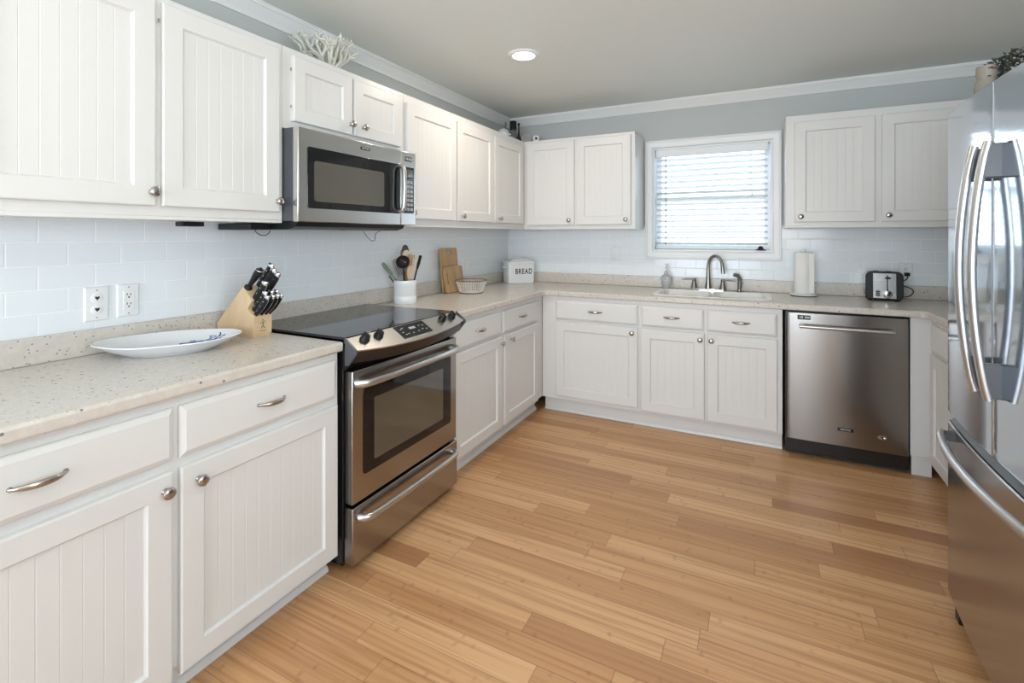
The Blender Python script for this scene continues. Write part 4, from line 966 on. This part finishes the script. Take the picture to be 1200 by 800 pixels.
T = UZ1
o = thing('lidded_jar', 'clear glass jar with a tall black cap in the corner on top of the cabinets', 'jar', (.160, -.205, T))
b = MB(); b.lathe([(.034, 0), (.036, .004), (.036, .09), (.028, .12), (.021, .132), (.021, .140)], n=24); b.build('glass_body', 'smoke', o, smooth=40)
b = MB(); b.lathe([(.029, .136), (.030, .14), (.030, .212), (.027, .216), (.001, .216)], n=24); b.build('cap', 'black', o, smooth=40)
o = MB().lathe([(.026, 0), (.027, .004), (.024, .04), (.010, .085), (.006, .12), (.0055, .165), (.009, .167), (.009, .188), (.001, .189)], n=18).build('bottle', 'satin', None, (.225, -.225, T), smooth=40)
tag(o, 'black long-necked bottle right of the glass jar on the corner cabinets', 'bottle', 'dark bottles on the corner cabinets')
o = MB().lathe([(.024, 0), (.025, .004), (.022, .05), (.008, .10), (.0055, .15), (.008, .152), (.008, .190), (.001, .191)], n=18).build('bottle', 'smoke', None, (.135, -.300, T), smooth=40)
tag(o, 'thin dark-necked bottle left of the glass jar on the corner cabinets', 'bottle', 'dark bottles on the corner cabinets')
o = thing('tin', 'round grey tin standing on edge on the corner cabinets', 'tin', (.292, -.215, T), math.radians(25))
b = MB(); b.lathe([(.001, -.022), (.040, -.022), (.043, -.018), (.043, .018), (.040, .022), (.001, .022)], (0, 0, .043), 28, '-y'); b.build('tin_body', 'midgrey', o, smooth=40)
b = MB(); b.lathe([(.034, .022), (.034, .024), (.001, .024)], (0, 0, .043), 28, '-y'); b.build('lid_face', 'grey_face', o)
o = thing('cup', 'small white cup with black print at the right of the corner ornaments', 'cup', (.378, -.200, T), math.radians(25))
b = MB(); b.lathe([(.026, 0), (.030, .004), (.030, .066), (.027, .066), (.026, .008), (.001, .008)], n=24); b.build('cup_body', 'porcelain', o, smooth=40)
b = MB(); b.box(-.009, .009, -.0312, -.029, .030, .052); b.box(-.012, .012, -.0312, -.029, .010, .016); b.build('print', 'ink', o)
o = thing('mug', 'white mug lying on its side at the left of the corner ornaments', 'mug', (.215, -.50, T), math.radians(35))
b = MB(); b.lathe([(.030, -.035), (.038, -.03), (.040, .035), (.036, .035), (.034, -.022), (.001, -.022)], (0, 0, .0405), 24, '-y'); b.build('mug_body', 'porcelain', o, smooth=40)
b = MB(); b.tube([(.038, -.02, .0405), (.060, -.014, .0405), (.062, .010, .0405), (.038, .018, .0405)], .006, 8); b.build('handle', 'porcelain', o, smooth=60)

# on top of the refrigerator
FT = 1.735
o = MB().lathe([(.028, 0), (.032, .004), (.034, .06), (.032, .094), (.025, .106), (.026, .110), (.029, .122), (.027, .150), (.024, .150), (.022, .108), (.001, .10)], n=28).build('vase', 'beige', None, (2.757, -1.872, FT), smooth=45)
tag(o, 'beige ceramic vase on top of the refrigerator', 'vase')
pot = thing('potted_plant', 'dark leafy plant on top of the refrigerator beside the vase', 'plant', (2.85, -1.86, FT))
b = MB(); b.lathe([(.06, 0), (.078, .004), (.085, .07), (.088, .075), (.082, .075), (.06, .06), (.001, .06)], n=24); b.build('pot', 'dryleaf', pot, smooth=40)
rnd = random.Random(5)
lf = MB(); lf2 = MB()
for i in range(900):
    a = rnd.uniform(0, 2*PI); rr_ = rnd.uniform(.01, .115); z = .075+rnd.uniform(0, .125)*(1-.45*rr_/.17)
    c_ = Vector((rr_*math.cos(a)*.85, rr_*math.sin(a), max(.01, z-.2*max(0, rr_-.12))))
    d_ = Vector((math.cos(a)+rnd.uniform(-.6, .6), math.sin(a)+rnd.uniform(-.6, .6), rnd.uniform(-.5, .9))).normalized(); s_ = d_.cross(Vector((rnd.uniform(-1, 1), rnd.uniform(-1, 1), 1))).normalized(); n_ = d_.cross(s_)
    L_ = rnd.uniform(.011, .022); w_ = L_*.36
    (lf if i % 4 else lf2).add([c_, c_+d_*L_*.4+s_*w_+n_*.002, c_+d_*L_, c_+d_*L_*.4-s_*w_+n_*.002, c_+d_*L_*.45-n_*.003], [(0, 1, 4), (1, 2, 4), (2, 3, 4), (3, 0, 4)])
o_ = lf.build('foliage', 'leaf', pot, smooth=0); lf2.build('dry_foliage', 'dryleaf', pot, smooth=0)
b = MB()
for i in range(9):
    a = 2*PI*i/9; b.tube([(0, 0, .055), (.04*math.cos(a), .05*math.sin(a), .12), (.10*math.cos(a), .12*math.sin(a), .14)], .003, 5)
b.build('stems', 'dryleaf', pot)
